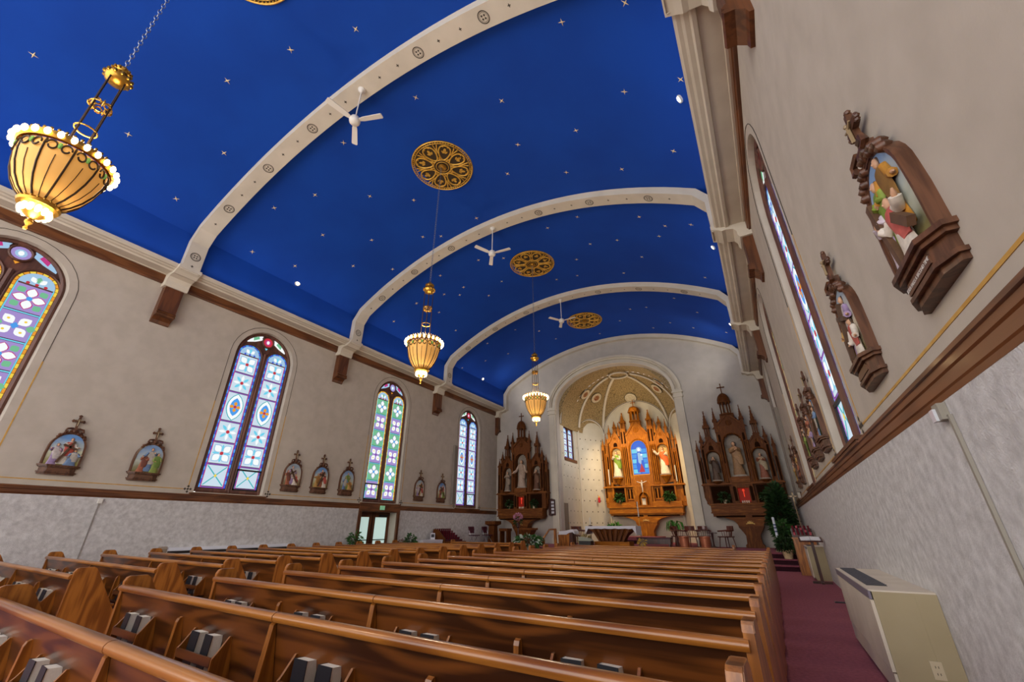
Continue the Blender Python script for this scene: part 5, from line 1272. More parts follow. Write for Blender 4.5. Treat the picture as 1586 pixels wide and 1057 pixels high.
# centre: surround of the stained window
bay(t, 0, .68, 3.57, 6.66, .53, 4.14, 5.72, m, M['recess_shade'], yf=-.20, depth=.16, cusps=17)
gable(t, 0, .66, 6.60, 7.42, m, rose=.15)
mb = MB(); mb.box(-.32, .32, -.20, .15, 6.7, 7.5); mb.build('lantern_block', m, t)
lantern(t, 0, 7.40, 8.0, 8.40, 8.80, .36, m)
for s in (-1, 1):
    mb = MB(); mb.box(s*.86-.18, s*.86+.18, -.16, .2, 3.57, 7.0); mb.build('tower', m, t)
    for dx in (-.11, 0, .11): colonnette(t, s*.87+dx, 3.57, 5.9, .032, m, -.22)
    pinnacle(t, s*.84, 6.90, 8.12, .30, m, -.02)
    bay(t, s*1.42, .38, 3.57, 6.25, .30, 4.08, 5.55, m, M['niche_gold'], yf=-.14, depth=.22)
    gable(t, s*1.42, .40, 6.20, 6.95, m, y0=-.16, rose=.08)
    pinnacle(t, s*1.42, 6.85, 7.62, .20, m, .02); pinnacle(t, s*1.78, 6.35, 7.40, .17, m, -.06, False); pinnacle(t, s*1.15, 6.6, 7.5, .15, m, -.06, False)
    mb = MB(); mb.box(s*1.86-.07, s*1.86+.07, -.18, .2, 3.57, 6.5); mb.build('buttress', m, t)
    mb = MB(); mb.box(s*2.28-.08, s*2.28+.08, -.12, .2, 2.6, 6.0); mb.taper((s*2.28, .05, 2.42), (.04, .12), (s*2.28, .05, 2.6), (.18, .32)); mb.build('outer_buttress', m, t)
    mb = MB(); mb.box(min(s*1.92, s*2.22), max(s*1.92, s*2.22), .02, .2, 2.6, 5.6); mb.build('wing_panel', m, t)
    pinnacle(t, s*2.28, 5.7, 6.55, .15, m, -.02, False); pinnacle(t, s*2.06, 5.5, 6.9, .15, m, .05, False)
    colonnette(t, s*2.10, 3.57, 5.4, .03, m, -.04)
    mb = MB(); mb.lathe([(.06, 0), (.24, .30), (.30, .32), (.30, .40)], 10, (s*1.42, -.22, 3.66)); mb.build('statue_bracket', m, t)
for s in (-1, 1):
    mb = MB(); mb.box(min(s*1.14, s*1.76), max(s*1.14, s*1.76), -.107, -.10, 2.64, 3.44); mb.build('fern_shade', M['recess_shade'], t)  # shade behind the fern painted as a dark sheet, no real hollow
    for dx in (-.055, .055, -.15, .15): slot(t, s*.87+dx, 3.7, 5.8, .02, -.163)
    slot(t, s*.76, 6.1, 6.85, .045, -.163); slot(t, s*.95, 6.1, 6.85, .045, -.163); slot(t, s*1.86, 3.8, 6.2, .035, -.183); slot(t, s*2.28, 2.9, 5.8, .04, -.123); slot(t, s*2.07, 3.0, 3.44, .07, .018); slot(t, s*2.07, 3.7, 5.4, .07, .018)
    slot(t, s*.72, 2.82, 3.36, .05, -.152); slot(t, s*.90, 2.82, 3.36, .05, -.152); slot(t, s*1.42, 5.95, 6.2, .12, -.143)
# the window of Mary and child above the altar: lit panes, flat work
par = bpy.data.objects.new('window_9', None); par.location = (HX, HY-.065, 0); COL.objects.link(par); par['kind'] = 'structure'
def fpane(poly, mat, d, name='pane'): mb = MB(); mb.prism(poly, 'y', -d-.004, -d); return mb.build(name, mat, par)
fpane([(u, v) for u, v in arch_pts(.53, 5.72, .55, 14, 4.14)], G['amber'], .0); fpane([(u, v) for u, v in arch_pts(.48, 5.70, .52, 14, 4.20)], G['royal'], .008)
for i in range(5):
    for j in range(2):
        z = 4.26+i*.30; fpane([(-.45+j*.5, z), (-.05+j*.5, z), (-.05+j*.5, z+.24), (-.45+j*.5, z+.24)], G['sky' if (i+j) % 2 else 'cyan'], .012)
fpane([(x, z+5.66) for x, z in disc(.17, 14)], G['pale'], .018); fpane([(-.20, 4.30), (.22, 4.30), (.26, 4.75), (.18, 5.30), (.10, 5.55), (-.10, 5.55), (-.18, 5.25), (-.24, 4.75)], G['royal'], .022)
fpane([(-.12, 4.32), (.24, 4.32), (.20, 4.48), (.06, 4.85), (.0, 4.6)], G['red'], .03); fpane([(-.10, 4.9), (.06, 4.75), (.12, 5.3), (.02, 5.5), (-.10, 5.45)], G['pale'], .028)
fpane([(x, z+5.66) for x, z in disc(.085, 10, 1.25)], G['white'], .026); fpane([(x+.13, z+5.34) for x, z in disc(.065, 10)], G['white'], .032); fpane([(.05, 5.02), (.19, 5.02), (.18, 5.28), (.07, 5.28)], G['pale'], .034)
# crucifix before the tabernacle arch
t = thing('altar_crucifix', (HX+.02, HY-.42, 2.86), 'white crucified figure on slim cross before the tabernacle', 'crucifix')
mb = MB(); mb.box(-.018, .018, -.01, .012, .22, 1.08); mb.box(-.30, .30, -.01, .012, .84, .875); mb.build('cross', M['altar_gold'], t)
mb = MB(); mb.tube([(0, -.03, .30), (.01, -.04, .48), (0, -.045, .62), (0, -.05, .74), (0, -.045, .84)], [.016, .030, .045, .055, .030], 8); mb.ball((.015, -.05, .90), (.036, .036, .048), 8, 6)
for s in (-1, 1): mb.tube([(0, -.04, .80), (s*.14, -.03, .84), (s*.29, -.02, .90)], [.026, .020, .013], 7)
mb.build('corpus', plain('ivory_corpus', '#d9d2c2', .5), t, smooth=1.0)
mb = MB(); mb.lathe([(.12, 0), (.12, .03), (.04, .06), (.03, .24)], 12); mb.build('foot', M['altar_gold'], t)
# ------------------------------------------------------------------ statues in the niches
def statue(x, y, z, h, cols, label, **kw):
    t = thing('statue', (x, y, z), label, 'statue', 'painted statues in the altar niches')
    mb = MB(); mb.lathe([(.20*h, 0), (.20*h, .03*h), (.17*h, .05*h)], 12, sy=.7); mb.build('plinth', M['niche'], t)
    figure('robed_figure', t, (0, 0, .05*h), h*.95, cols, **kw)
    return t
R0 = -.83; L0 = -11.93; YS = 21.47
statue(R0, YS, 3.30, 1.55, ('#7d5f42', '#8f6f4e'), 'tan-robed statue in the tall middle niche near the heater wall', arms=((.9, .4), (-.5, .6)))
statue(R0-.95, YS, 3.15, 1.10, ('#4d3b2e', '#43342a'), 'brown-robed statue in the apse-side niche of the heater-wall altar', arms=((.6, .8), (-.6, .8)))
statue(R0+.95, YS, 3.15, 1.12, ('#7a4a38', '#94866c'), 'statue with cream mantle and rust robe beside the heater wall', arms=((.5, .5), (-.7, .4)))
statue(L0, YS, 3.30, 1.55, ('#948070', '#8a7564'), 'pale statue in the tall middle niche near the window wall', arms=((-.6, -.4), (.6, -.4)))
statue(L0-.95, YS, 3.15, 1.10, ('#6f6052', '#80705f'), 'grey statue in the window-side niche of the window-wall altar')
statue(L0+.95, YS, 3.15, 1.12, ('#533524', '#61432f'), 'brown statue in the apse-side niche of the window-wall altar', arms=((.6, .7), (-.6, .7)))
statue(HX-1.42, HY-.20, 4.06, 1.62, ('#cdbfa0', '#6f8a2c'), 'statue in green mantle on the golden high altar', arms=((.6, .5), (-.5, .2)))
statue(HX+1.42, HY-.20, 4.06, 1.62, ('#d8cdb8', '#d0602c'), 'statue in orange mantle on the golden high altar', arms=((-.6, .9), (-.4, .4)))
# ================================================================== SANCTUARY FURNITURE, PLANTS
ZS = .482
M['terracotta'] = mottled('clay_pot', '#b39a78', '#c4ab88', 8, .8)
M['leaf'] = mottled('leaf_green', '#1f3d1a', '#3c6a2c', 12, .5, lo=.3, hi=.7)
M['leafl'] = mottled('leaf_light_green', '#3f7a2e', '#5f9a40', 12, .5, lo=.3, hi=.7)
M['leafd'] = mottled('fir_dark_green', '#14260f', '#2b4a20', 12, .6, lo=.3, hi=.7)
M['maroon'] = mottled('maroon_vinyl', '#3f1420', '#4d1a28', 8, .5)
M['darkwood'] = wood('dark_walnut', '#32160f', '#4a241a', 'z', 4, .35, .3)
M['chairwood'] = wood('captain_chair_wood', '#4a2218', '#6a3526', 'z', 4, .35, .3)
M['steel'] = plain('chair_steel', '#8d8d90', .35, .8)
M['linen'] = plain('white_linen', '#d6d5da', .8)
M['copper'] = plain('copper_pail', '#b06c4c', .38, .45)
M['wax'] = plain('candle_wax', '#dcd5c4', .5)
M['cerise'] = plain('red_votive_glass', '#5d1220', .25)
def foliage(par, c, R, n, size, mat, seed=1, droop=.3, name='foliage', shape='ball'):
    r = random.Random(seed); mb = MB()
    for _ in range(n):
        while True:
            p = Vector((r.uniform(-1, 1), r.uniform(-1, 1), r.uniform(-1, 1)))
            if p.length < 1: break
        if shape == 'ball': p = p.normalized()*(.35+.65*p.length)
        q = Vector((c[0]+p.x*R[0], c[1]+p.y*R[1], c[2]+p.z*R[2])); d = Vector((p.x, p.y, p.z*.6+.25-droop*r.random())).normalized(); L = size*r.uniform(.7, 1.3); s = d.cross(Vector((r.uniform(-1,1), r.uniform(-1,1), 1))).normalized()*L*.22
        m = q+d*L*.5; e = q+d*L-Vector((0, 0, L*droop))
        mb.add([tuple(q), tuple(m+s), tuple(e), tuple(m-s)], [(0, 1, 2, 3)])
    o = mb.build(name, mat, par); o['kind'] = 'stuff'; return o
def pot(par, r, h, mat, z=0):
    mb = MB(); mb.lathe([(r*.70, 0), (r*.95, h*.82), (r*1.06, h*.82), (r*1.06, h), (r*.92, h), (r*.88, h*.85)], 18, (0, 0, z), cap1=True); mb.build('pot', mat, par, smooth=.6)
def potted(name, x, y, z, label, R, n, size, pr, ph, mat=None, pmat=None, seed=1, stem=.0, grp=None, droop=.3):
    t = thing(name, (x, y, z), label, 'plant', grp)
    pot(t, pr, ph, pmat or M['terracotta'])
    if stem:
        for k in range(4): a = k*1.7; mb = MB(); mb.tube([(0, 0, ph*.8), (.03*math.cos(a), .03*math.sin(a), ph+stem*.6), (.12*math.cos(a), .12*math.sin(a), ph+stem+R[2])], .012, 5); mb.build('stem', M['leafd'], t)
    foliage(t, (0, 0, ph+stem+R[2]*.75), R, n, size, mat or M['leaf'], seed, droop, shape='full')
    return t
# plants on the altar ledges
for k, (x, lab) in enumerate(((-.83-.80, 'small fern in a cream pot, apse side of the heater-wall altar'), (-.83+.80, 'small fern in a cream pot, wall side of the heater-wall altar'), (L0-.80, 'small fern in a cream pot, wall side of the window-wall altar'), (L0+.80, 'small fern in a cream pot, apse side of the window-wall altar'))):
    potted('potted_fern', x, 21.40, 2.203, lab, (.17, .13, .17), 130, .15, .085, .16, M['leafd'], plain('cream_pot_%d' % k, '#c2b192', .7), 3+k, grp='ferns on the side altars')
for k, s in enumerate((-1, 1)):
    potted('potted_fern', HX+s*1.45, HY-.30, 2.623, 'green fern on the high altar step %s' % ('below the green-mantled statue' if s < 0 else 'below the orange-mantled statue'), (.28, .16, .20), 170, .17, .09, .12, M['leaf'], M['terracotta'], 13+k, grp='ferns on the high altar')
# candles on the wings of the high altar
for k, s in enumerate((-1, 1)):
    t = thing('tall_candle', (HX+s*2.0, HY-.22, 3.572), 'tall white candle on the high altar ledge by the %s statue' % ('green-mantled' if s < 0 else 'orange-mantled'), 'candle', 'tall altar candles')
    mb = MB(); mb.lathe([(.05, 0), (.05, .03), (.025, .06), (.04, .10)], 10); mb.build('candlestick', M['brass'], t); mb = MB(); mb.lathe([(.03, .10), (.03, 1.0), (.004, 1.02)], 10); mb.build('wax', M['wax'], t)
# free-standing altar table and its cloth
t = thing('altar_table', (-6.40, 20.05, ZS), 'wooden altar table with flared base before the high altar', 'altar table')
mb = MB(); mb.box(-1.15, 1.15, -.42, .42, .76, .83); mb.build('table_top', M['altar_dark_x'], t)
R = []
for z, a, b in ((.20, .55, .26), (.30, .56, .26), (.45, .66, .28), (.60, .86, .33), (.70, 1.02, .37), (.76, 1.08, .38)): R.append([(-a, -b, z), (a, -b, z), (a, b, z), (-a, b, z)])
mb = MB(); mb.rings(R); mb.build('flared_base', M['altar_dark'], t)
for k in range(7):
    x = -.84+.28*k; mb = MB(); mb.prism([(x*.62-.05, .22), (x*.62+.05, .22), (x+.06, .72), (x-.06, .72)], 'y', -.40, -.33); mb.build('base_rib', M['altar_dark'], t)
mb = MB(); mb.box(-.80, .80, -.36, .36, .0, .20); mb.build('foot_block', M['altar_gold_x'], t)
t = thing('altar_cloth', (-6.40, 20.05, ZS+.832), 'white linen cloth with lace edge over the altar table', 'cloth')
mb = MB(); n = 60; R = []
for ring_, (e, z) in enumerate(((0, .004), (.012, .0), (.016, -.11))):
    r = []
    for (x0, y0, x1, y1) in ((-1, -1, 1, -1), (1, -1, 1, 1), (1, 1, -1, 1), (-1, 1, -1, -1)):
        for i in range(15):
            u = i/15; x, y = x0+(x1-x0)*u, y0+(y1-y0)*u
            zz = z; 
            if ring_ == 2: zz = z-.24*(abs(x) > .999)-.012*math.sin(u*60)
            r.append((x*(1.16+e+(.01*math.sin(u*40) if ring_ == 2 else 0)), y*(.43+e), zz))
    R.append(r)
mb.rings(R, True, True, False); mb.build('linen', M['linen'], t)
# ambo with white cloth
t = thing('ambo', (-8.35, 19.1, ZS), 'wooden ambo draped in white cloth near the handrail', 'lectern')
mb = MB(); mb.taper((0, 0, 0), (.50, .40), (0, 0, .58), (.56, .44)); mb.build('body', M['chairwood'] if False else M['pewend'], t); mb = MB(); mb.box(.26, .44, -.2, .2, 0, .62); mb.build('side_shelf', M['darkwood'], t)
t2 = thing('ambo_cloth', (-8.25, 19.1, ZS+.585), 'white cloth over the ambo top with scalloped hem', 'cloth')
mb = MB(); mb.prism([(-.34, -.10), (-.30, .04), (.0, .06), (.36, .12), (.44, .05), (.46, -.08), (.36, .0), (.2, -.02), (.05, -.10)], 'y', -.26, .26); mb.build('linen', M['linen'], t2)
# handrail at the step
t = thing('handrail', (-8.30, 17.9, ZS), 'oak handrail with square newel sloping down the sanctuary steps', 'handrail')
mb = MB(); mb.box(-.05, .05, -.05, .05, 0, .70); mb.build('newel', M['pewend'], t); mb = MB(); mb.box(-.19, -.11, -.90, -.82, -.48, .33); mb.build('newel', M['pewend'], t)
mb = MB(); mb.tube([(.03, .03, .71), (-.15, -.28, .70), (-.165, -.86, .36)], .035, 6); mb.build('rail', M['pewend'], t)
# captain's chairs
def captain(x, y, rz, label, z=ZS):
    t = thing('captain_chair', (x, y, z), label, 'chair', "captain's chairs in the sanctuary", rz)
    w = M['chairwood']
    mb = MB(); mb.prism([(-.24, -.23), (.24, -.23), (.26, .05), (.20, .24), (-.20, .24), (-.26, .05)], 'z', .40, .44); mb.build('seat', w, t)
    for sx in (-1, 1):
        for sy in (-1, 1): mb = MB(); mb.tube([(sx*.18, sy*.17, .41), (sx*.23, sy*.22, 0)], [.022, .014], 7); mb.build('leg', w, t)
    path = [(-.28, -.16, .63), (-.29, .04, .64), (-.22, .22, .66), (0, .29, .68), (.22, .22, .66), (.29, .04, .64), (.28, -.16, .63)]
    mb = MB(); mb.tube(path, .028, 7); mb.build('arm_bow', w, t)
    mb = MB(); R = []
    for (px, py) in ((-.20, .23), (-.1, .28), (0, .295), (.1, .28), (.20, .23)): R.append([(px, py-.02, .66), (px, py+.02, .66), (px, py+.035, .83), (px, py-.005, .83)])
    mb.rings(R); mb.build('crest_rail', w, t)
    for k in range(9):
        a = PI*(.04+.92*k/8); bx, by = -.235*math.cos(a), .22*math.sin(a); tx, ty = -.285*math.cos(a), .28*math.sin(a)
        mb = MB(); mb.tube([(bx, by-.02, .44), (tx, ty-.02, .65)], .011, 5); mb.build('spindle', w, t)
captain(-3.72, 20.8, .9, "captain's chair beside the palm, turned to the altar table")
captain(-3.05, 20.3, PI-.2, "captain's chair with its spindled back to the pews, between copper pails")
captain(-2.72, 21.2, .2, "captain's chair highest in the group behind the copper pail")
captain(-1.80, 20.6, -.9, "captain's chair standing alone by the carved side altar")
captain(-8.25, 20.7, .9, "captain's chair behind the ambo, near the apse door")
captain(-7.98, 19.75, 1.4, "captain's chair between ambo and altar table")
t = thing('side_table', (-2.30, 20.4, ZS), 'little round dark side table between captain chairs', 'table')
mb = MB(); mb.lathe([(.20, .55), (.21, .56), (.20, .575)], 20); mb.build('top', M['darkwood'], t); mb = MB(); mb.lathe([(.16, 0), (.15, .03), (.03, .08), (.025, .30), (.04, .42), (.05, .55)], 12); mb.build('pillar', M['darkwood'], t, smooth=.7)
for x, y, lab in ((-3.20, 19.0, 'copper pail nearer the altar table'), (-2.43, 19.0, 'copper pail nearer the side altar')):
    t = thing('copper_pail', (x, y, ZS), lab, 'pail', 'copper pails'); mb = MB(); mb.lathe([(.17, 0), (.19, .40), (.205, .42), (.205, .45), (.18, .45), (.17, .40)], 22); mb.build('pail', M['copper'], t, smooth=.5)
    mb = MB(); mb.ring((0, 0, .05), .178, .008, 22, 5); mb.build('hoop', M['copper'], t)
# palm in tapering stand, second plant behind the table
t = thing('potted_palm', (-3.95, 21.6, ZS), 'green palm on a tall tapering stand below the high altar', 'plant')
mb = MB(); mb.lathe([(.09, 0), (.10, .05), (.06, .3), (.075, .62), (.10, .66)], 14); mb.build('stand', M['chairwood'], t, smooth=.6)
r = random.Random(4); mb = MB()
for k in range(46):
    a = r.uniform(0, 2*PI); L = r.uniform(.3, .52); up = r.uniform(.1, .42); pts = [(0, 0, .68), (L*.4*math.cos(a), L*.4*math.sin(a), .68+up), (L*.85*math.cos(a), L*.85*math.sin(a), .66+up*.9), (L*1.05*math.cos(a), L*1.05*math.sin(a), .55+up*.3)]
    e = Vector((-math.sin(a), math.cos(a), 0)); R = [[tuple(Vector(p)-e*w), tuple(Vector(p)+e*w)] for p, w in zip(pts, (.008, .04, .04, .004))]; mb.rings(R, False)
o = mb.build('fronds', M['leafl'], t); o['kind'] = 'stuff'
potted('leafy_plant', -7.95, 25.4, ZS, 'bright green plant half hidden behind the altar table', (.42, .25, .18), 220, .22, .18, .62, M['leafl'], M['chairwood'], 8)
# candlestick beside the table and a slim pole before the altar
t = thing('floor_candlestick', (-7.80, 20.95, ZS), 'dark floor candlestick with white candle beside the altar table', 'candlestick')
mb = MB(); mb.lathe([(.14, 0), (.12, .03), (.02, .06), (.016, .80), (.05, .84), (.10, .86), (.10, .88), (.03, .89)], 14); mb.build('stem', M['brassdark'], t, smooth=.6); mb = MB(); mb.lathe([(.034, .88), (.034, 1.22), (.006, 1.23)], 12); mb.build('candle', M['wax'], t)
t = thing('floor_candlestick', (-5.45, 21.2, ZS), 'tall slim brass candlestick before the high altar pedestal', 'candlestick')
mb = MB(); mb.lathe([(.16, 0), (.13, .04), (.02, .08), (.018, .5), (.04, .54), (.016, .58), (.016, 1.2), (.05, 1.24)], 14); mb.build('stem', M['brass'], t, smooth=.6); mb = MB(); mb.lathe([(.025, 1.24), (.025, 1.9), (.005, 1.91)], 12); mb.build('candle', M['wax'], t)
potted('flower_pot', -5.05, 19.6, ZS, 'pot of yellow flowers beside the altar table foot', (.16, .12, .12), 90, .11, .09, .12, plain('yellow_petals', '#c9a83a', .6), M['terracotta'], 5)
potted('flower_pot', -7.45, 19.25, ZS, 'spray of pale dried leaves at the table corner', (.24, .12, .20), 120, .20, .09, .10, mottled('dry_leaves', '#8a7a4a', '#b5a676', 10, .7), M['black'], 6)
# kneeling steps before the high altar
t = thing('footpace', (HX, 24.4, ZS), 'dark carpeted footpace steps before the high altar', 'steps')
mb = MB(); mb.box(-1.15, 1.15, -.9, 1.4, 0, .16); mb.build('step', M['carpet_dark'], t); mb = MB(); mb.box(-1.0, 1.0, -.5, 1.4, .16, .32); mb.build('step', M['carpet'], t)
t = thing('cushioned_bench', (-4.80, 20.9, ZS), 'low dark padded bench beside the altar table', 'bench')
mb = MB(); mb.box(-.75, .75, -.18, .18, .30, .37); mb.build('cushion', M['maroon'], t); mb = MB(); mb.box(-.72, .72, -.16, .16, .10, .30); mb.build('frame', M['darkwood'], t)
for s in (-1, 1): mb = MB(); mb.box(s*.66-.03, s*.66+.03, -.14, .14, 0, .10); mb.build('leg', M['darkwood'], t)
t = thing('offering_box', (-7.05, 18.3, ZS), 'black box with pale sloped lid before the altar table', 'box')
mb = MB(); mb.box(-.26, .26, -.18, .18, 0, .26); mb.build('box', M['black'], t); mb = MB(); mb.prism([(-.28, .26), (.28, .26), (.12, .36), (-.26, .42)], 'y', -.2, .2); mb.build('lid', plain('pale_green_lid', '#8f9484', .6), t)
# red sanctuary lamp on the apse wall, apse doorway, hymn board
fx0, fy0 = XC-AX+.36, Y1C+.62
t = thing('sanctuary_lamp', (-8.93, 25.85, 2.62), 'red glass sanctuary lamp on the apse wall', 'lamp')
mb = MB(); mb.lathe([(.03, 0), (.07, .05), (.08, .25), (.06, .30)], 14); mb.build('red_glass', glow('red_sanctuary_glass', '#a8232a', .35), t, smooth=.6); mb = MB(); mb.lathe([(.05, .30), (.07, .32), (.02, .40)], 12); mb.tube([(0, 0, .38), (-.10, .06, .46)], .012, 6); mb.build('bracket', M['brass'], t)
door2 = bpy.data.objects.new('door_2', None); door2.location = (XC-AX, 22.36, ZS); COL.objects.link(door2); door2['kind'] = 'structure'
mb = MB(); mb.box(.002, .012, -.02, .52, 0, 2.02); mb.build('door_panel', plain('sacristy_door_taupe', '#7d7466', .6), door2); mb = MB(); mb.box(.002, .03, .52, .57, 0, 2.06); mb.build('casing', M['apsewall'], door2); mb = MB(); mb.ball((.03, .44, 1.0), .025, 8, 5); mb.build('knob', M['brass'], door2)
t = thing('hymn_board', (-10.18, YE-.215, 1.86), 'dark wooden hymn board with white number cards beside the apse', 'sign')
mb = MB(); mb.box(-.20, .20, 0, .05, 0, .78); mb.prism([(-.20, .78), (.20, .78), (0, .84)], 'y', .005, .045); mb.build('board', M['darkwood'], t)
for k in range(4):
    for j in range(3): mb = MB(); mb.box(-.02+.055*j, .025+.055*j, -.006, 0, .08+.17*k, .19+.17*k); mb.build('number_card', M['linen'], t)
# right hand group: paschal candle, fir, cross, cabinet of votives, book stand
t = thing('paschal_candle', (.02, 18.5, ZS), 'tall white and blue banded paschal candle on ornate stand', 'candle')
mb = MB(); mb.lathe([(.16, 0), (.14, .03), (.04, .07), (.03, .2), (.06, .26), (.025, .32), (.03, .42), (.07, .46)], 14); mb.build('stand', plain('ornate_pewter', '#9a8c78', .4, .6), t, smooth=.6)
mb = MB(); mb.lathe([(.042, .46), (.042, 1.10), (.01, 1.11)], 14); mb.build('wax', plain('paschal_wax', '#cfd6e0', .45), t)
for z in (.62, .74, .84): mb = MB(); mb.lathe([(.044, z), (.044, z+.045)], 14); mb.build('blue_band', plain('blue_band_%d' % int(z*100), '#3a4a78', .5), t)
t = thing('evergreen_tree', (.33, 20.2, ZS), 'big dark evergreen arrangement in the corner by the heater wall', 'plant')
mb = MB(); mb.lathe([(.16, 0), (.2, .3), (.18, .3)], 14); mb.build('pot', M['chairwood'], t); mb = MB(); mb.tube([(0, 0, .2), (0, 0, 1.9)], [.03, .01], 6); mb.build('trunk', M['darkwood'], t)
foliage(t, (-.02, 0, 1.15), (.42, .44, .85), 1100, .22, M['leafd'], 21, .15, shape='full'); foliage(t, (-.02, 0, 1.75), (.30, .3, .62), 500, .20, M['leafd'], 22, .1, shape='full')
t = thing('processional_cross', (.80, 18.4, ZS), 'brass processional cross on a slim pole before the evergreen', 'cross')
mb = MB(); mb.lathe([(.15, 0), (.13, .04), (.02, .08)], 12); mb.build('foot', M['brassdark'], t); mb = MB(); mb.tube([(0, 0, .06), (0, 0, 1.62)], .016, 8); mb.build('pole', plain('dull_brass_pole', '#8a7458', .4, .5), t)
mb = MB(); mb.box(-.02, .02, -.015, .015, 1.60, 1.92); mb.box(-.12, .12, -.015, .015, 1.76, 1.80)
for (u, v) in ((0, 1.92), (-.12, 1.78), (.12, 1.78)): mb.ball((u, 0, v), .03, 6, 4)
mb.build('cross', plain('dull_brass_cross', '#9a8568', .4, .5), t)
potted('potted_plant', .20, 17.55, .322, 'dark leafy plant in a woven cream pot on the sanctuary steps', (.24, .22, .20), 320, .15, .17, .28, M['leafd'], mottled('woven_pot', '#b39b74', '#cbb28a', 20, .8), 30)
potted('potted_plant', .24, 19.12, ZS, 'tall pale flowering plant behind the woven pot', (.26, .24, .45), 260, .20, .13, .22, M['leaf'], M['terracotta'], 31)
t = thing('votive_cabinet', (.68, 16.1, 0), 'oak votive cabinet with red glasses against the heater wall', 'votive stand')
mb = MB(); mb.box(-.28, .28, -.25, .25, 0, .95); mb.build('cabinet', M['pewend'], t)
mb = MB(); mb.box(-.30, .30, -.27, .27, .95, .99); mb.build('top', M['pewend'], t)
for i in range(4):
    mb = MB(); mb.box(-.27, .27, -.2+.12*i, .26, .99+.06*i if i else .99, 1.05+.06*i); mb.build('tier', M['darkwood'], t)
    for j in range(5): mb = MB(); mb.lathe([(.026, 0), (.034, .08), (.03, .08)], 8, (-.20+.10*j, -.15+.12*i, 1.05+.06*i)); mb.build('votive_glass', M['cerise'] if (i+j) % 4 else plain('pink_votive', '#b3505c', .3), t)
t = thing('book_stand', (.74, 13.85, 0), 'slim dark wooden book stand before the tan heater', 'stand')
mb = MB(); mb.box(-.20, .20, -.03, .03, 0, .05); mb.box(-.03, .03, -.16, .16, 0, .045); mb.build('foot', M['darkwood'], t)
mb = MB(); mb.box(-.032, .032, -.025, .025, .045, .96); mb.build('post', M['darkwood'], t)
mb = MB(); mb.T = Matrix.Translation((-.02, 0, .98)) @ Matrix.Rotation(.25, 4, 'X'); mb.box(-.25, .25, -.17, .17, -.015, .015); mb.build('desk', M['darkwood'], t)
t = thing('open_book', (.72, 13.85, 1.0), 'open white book lying on the dark book stand', 'book')
for s in (-1, 1): mb = MB(); mb.T = Matrix.Rotation(.25, 4, 'X') @ Matrix.Rotation(s*.06, 4, 'Y'); mb.box(min(s*.004, s*.21), max(s*.004, s*.21), -.14, .14, .0, .018); mb.build('page_block', M['linen'], t)
# window wall, past the side doors
for x, y, z, lab, R_, n in ((-13.40, 11.45, 0, 'leafy plant on the near side of the side doors', (.22, .22, .30), 150), (-13.42, 14.40, 0, 'tall slim plant on the far side of the side doors', (.20, .20, .24), 150)):
    potted('potted_plant', x, y, z, lab, R_, n, .17, .13, .24, M['leaf'], M['darkwood'], int(y), stem=.32)
potted('flower_pot', -13.4, 13.86, 0, 'small reddish plant at the door casing', (.12, .12, .10), 60, .10, .10, .62, mottled('red_leaves', '#5a2a22', '#7a4a30', 9, .6), M['darkwood'], 41)
t = thing('white_table', (-13.42, 15.45, 0), 'low table under a white cloth by the votive rack', 'table')
mb = MB(); mb.box(-.34, .34, -.68, .68, .70, .77); mb.build('top', M['linen'], t); mb = MB(); mb.box(-.33, .33, -.67, .67, .10, .70); mb.build('cloth_skirt', M['linen'], t)
t = thing('picture_frame', (-13.45, 15.85, .772), 'small framed portrait card standing on the white table', 'picture')
mb = MB(); mb.T = Matrix.Rotation(.9, 4, 'Z') @ Matrix.Rotation(-.15, 4, 'X'); mb.box(-.10, .10, -.01, .01, 0, .27); mb.build('frame', M['linen'], t); mb = MB(); mb.T = Matrix.Rotation(.9, 4, 'Z') @ Matrix.Rotation(-.15, 4, 'X'); mb.box(-.07, .07, -.014, -.01, .09, .22); mb.build('photo', plain('dark_photo', '#2c2c34', .5), t)
t = thing('votive_rack', (-13.36, 17.0, 0), 'stepped rack of dark red votive candles by the window wall', 'votive stand')
mb = MB(); mb.box(-.36, .36, -.80, .80, .60, .68); mb.build('table', M['altar_dark_x'], t)
for s in (-1, 1): mb = MB(); mb.box(-.32, .32, s*.74-.04, s*.74+.04, 0, .60); mb.build('trestle', M['altar_dark'], t)
mb = MB(); mb.prism([(-.36, .68), (.34, .68), (.34, .80), (-.10, 1.18), (-.36, 1.20)], 'y', -.82, -.76); mb.build('side_board', M['altar_dark'], t)
for i in range(5):
    x0 = .26-.14*i; mb = MB(); mb.box(x0-.14, x0, -.74, .62-.05*i, .68, .76+.09*i); mb.build('tier', M['maroon'], t)
    for j in range(8): mb = MB(); mb.lathe([(.034, 0), (.044, .10), (.038, .10)], 8, (x0-.07, -.66+.155*j, .76+.09*i)); mb.build('votive_glass', M['cerise'], t)
for y, lab in ((18.75, 'maroon folding chair standing clear along the window wall'), (19.95, 'maroon folding chair half behind the wooden pedestal')):
    t = thing('folding_chair', (-13.2, y, ZS), lab, 'chair', 'maroon folding chairs', PI/2)
    mb = MB(); mb.box(-.21, .21, -.20, .20, .40, .44); mb.build('seat', M['maroon'], t)
    mb = MB(); mb.prism([(.15, .52), (.19, .53), (.24, .82), (.22, .83), (.19, .82)], 'x', -.23, .23); mb.build('backrest', M['maroon'], t)
    for s in (-1, 1):
        mb = MB(); mb.tube([(s*.21, -.22, 0), (s*.21, .10, .42), (s*.21, .22, .78)], .012, 6); mb.build('front_leg', M['steel'], t); mb = MB(); mb.tube([(s*.19, .24, 0), (s*.19, -.08, .40)], .012, 6); mb.build('rear_leg', M['steel'], t)
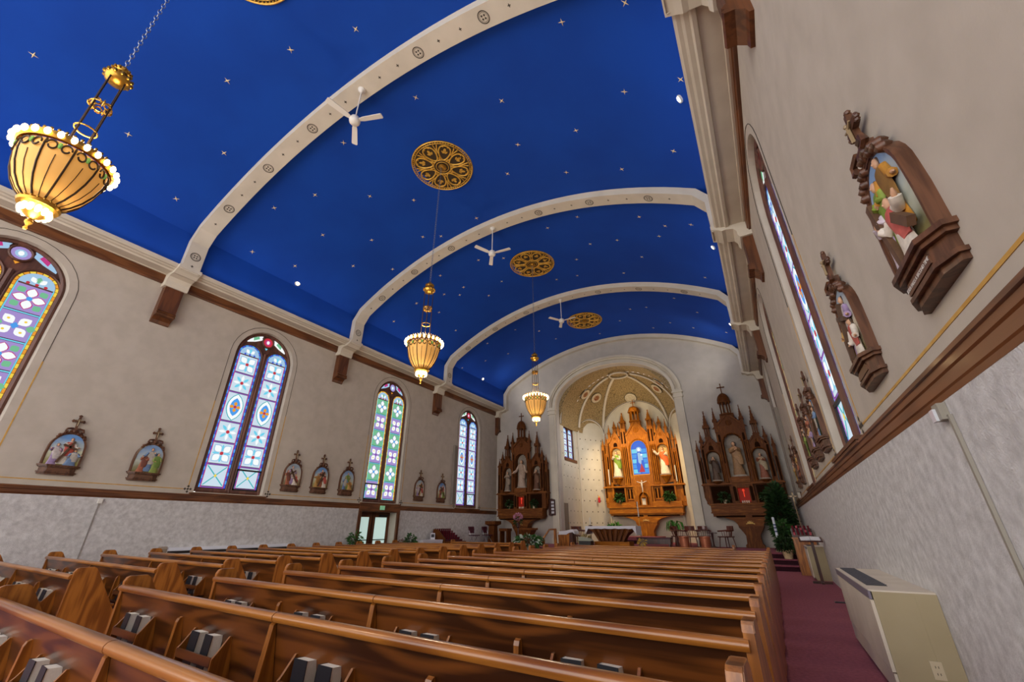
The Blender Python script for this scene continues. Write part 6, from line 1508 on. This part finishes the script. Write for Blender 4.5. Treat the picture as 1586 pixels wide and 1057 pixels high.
t = thing('wood_pedestal', (-13.2, 20.5, ZS), 'brown square pedestal with wide cap by the corner', 'pedestal')
mb = MB(); mb.taper((0, 0, 0), (.40, .40), (0, 0, .86), (.34, .34)); mb.build('shaft', M['chairwood'] if False else M['altar_dark'], t); mb = MB(); mb.taper((0, 0, .86), (.36, .36), (0, 0, .94), (.62, .62)); mb.box(-.32, .32, -.32, .32, .94, 1.10); mb.build('cap', M['altar_dark'], t)
t = thing('prie_dieu', (-12.42, 20.5, ZS), 'small open wooden kneeler stand beside the pedestal', 'kneeler')
for s in (-1, 1): mb = MB(); mb.box(s*.20-.03, s*.20+.03, -.2, .2, 0, .60); mb.build('side', M['altar_dark'], t)
mb = MB(); mb.box(-.26, .26, -.24, .24, .60, .74); mb.build('shelf', M['altar_dark'], t)
t = thing('flower_stand', (-10.45, 18.4, ZS), 'pink hydrangea on a tall dark stand before the side altar', 'flowers')
mb = MB(); mb.lathe([(.13, 0), (.11, .04), (.03, .1), (.03, .75), (.09, .80), (.10, .98), (.07, 1.0)], 14); mb.build('stand', M['darkwood'], t, smooth=.6)
foliage(t, (0, 0, 1.05), (.14, .14, .12), 80, .14, M['leafd'], 51); foliage(t, (0, 0, 1.24), (.20, .20, .15), 260, .07, plain('hydrangea_pink', '#c98aa8', .7), 52, .1, 'petals')
t = thing('planter', (-8.95, 16.6, 0), 'stone planter of white and green leaves at the steps', 'plant')
mb = MB(); mb.taper((0, 0, 0), (.6, .4), (0, 0, .62), (.8, .5)); mb.build('trough', mottled('grey_stone', '#7a7466', '#8e8878', 9, .8), t)
foliage(t, (0, 0, .74), (.52, .26, .16), 160, .26, M['leaf'], 61); foliage(t, (0, 0, .78), (.50, .26, .14), 110, .22, mottled('pale_leaf', '#a9b8a8', '#cfd8cc', 9, .6), 62, name='pale_foliage')
# wooden console beside the window-wall altar
t = thing('wood_console', (-11.05, 20.3, ZS), 'low carved wooden font standing in front of the window-wall altar', 'font')
mb = MB(); mb.taper((0, 0, 0), (.62, .50), (0, 0, .12), (.50, .42)); mb.taper((0, 0, .12), (.42, .36), (0, 0, .34), (.62, .5)); mb.build('foot', M['altar_dark'], t)
mb = MB(); mb.taper((0, 0, .34), (.56, .46), (0, 0, .66), (.90, .6)); mb.build('bowl', M['altar_dark'], t); mb = MB(); mb.box(-.5, .5, -.34, .34, .66, .76); mb.build('cover', M['altar_dark_x'], t)
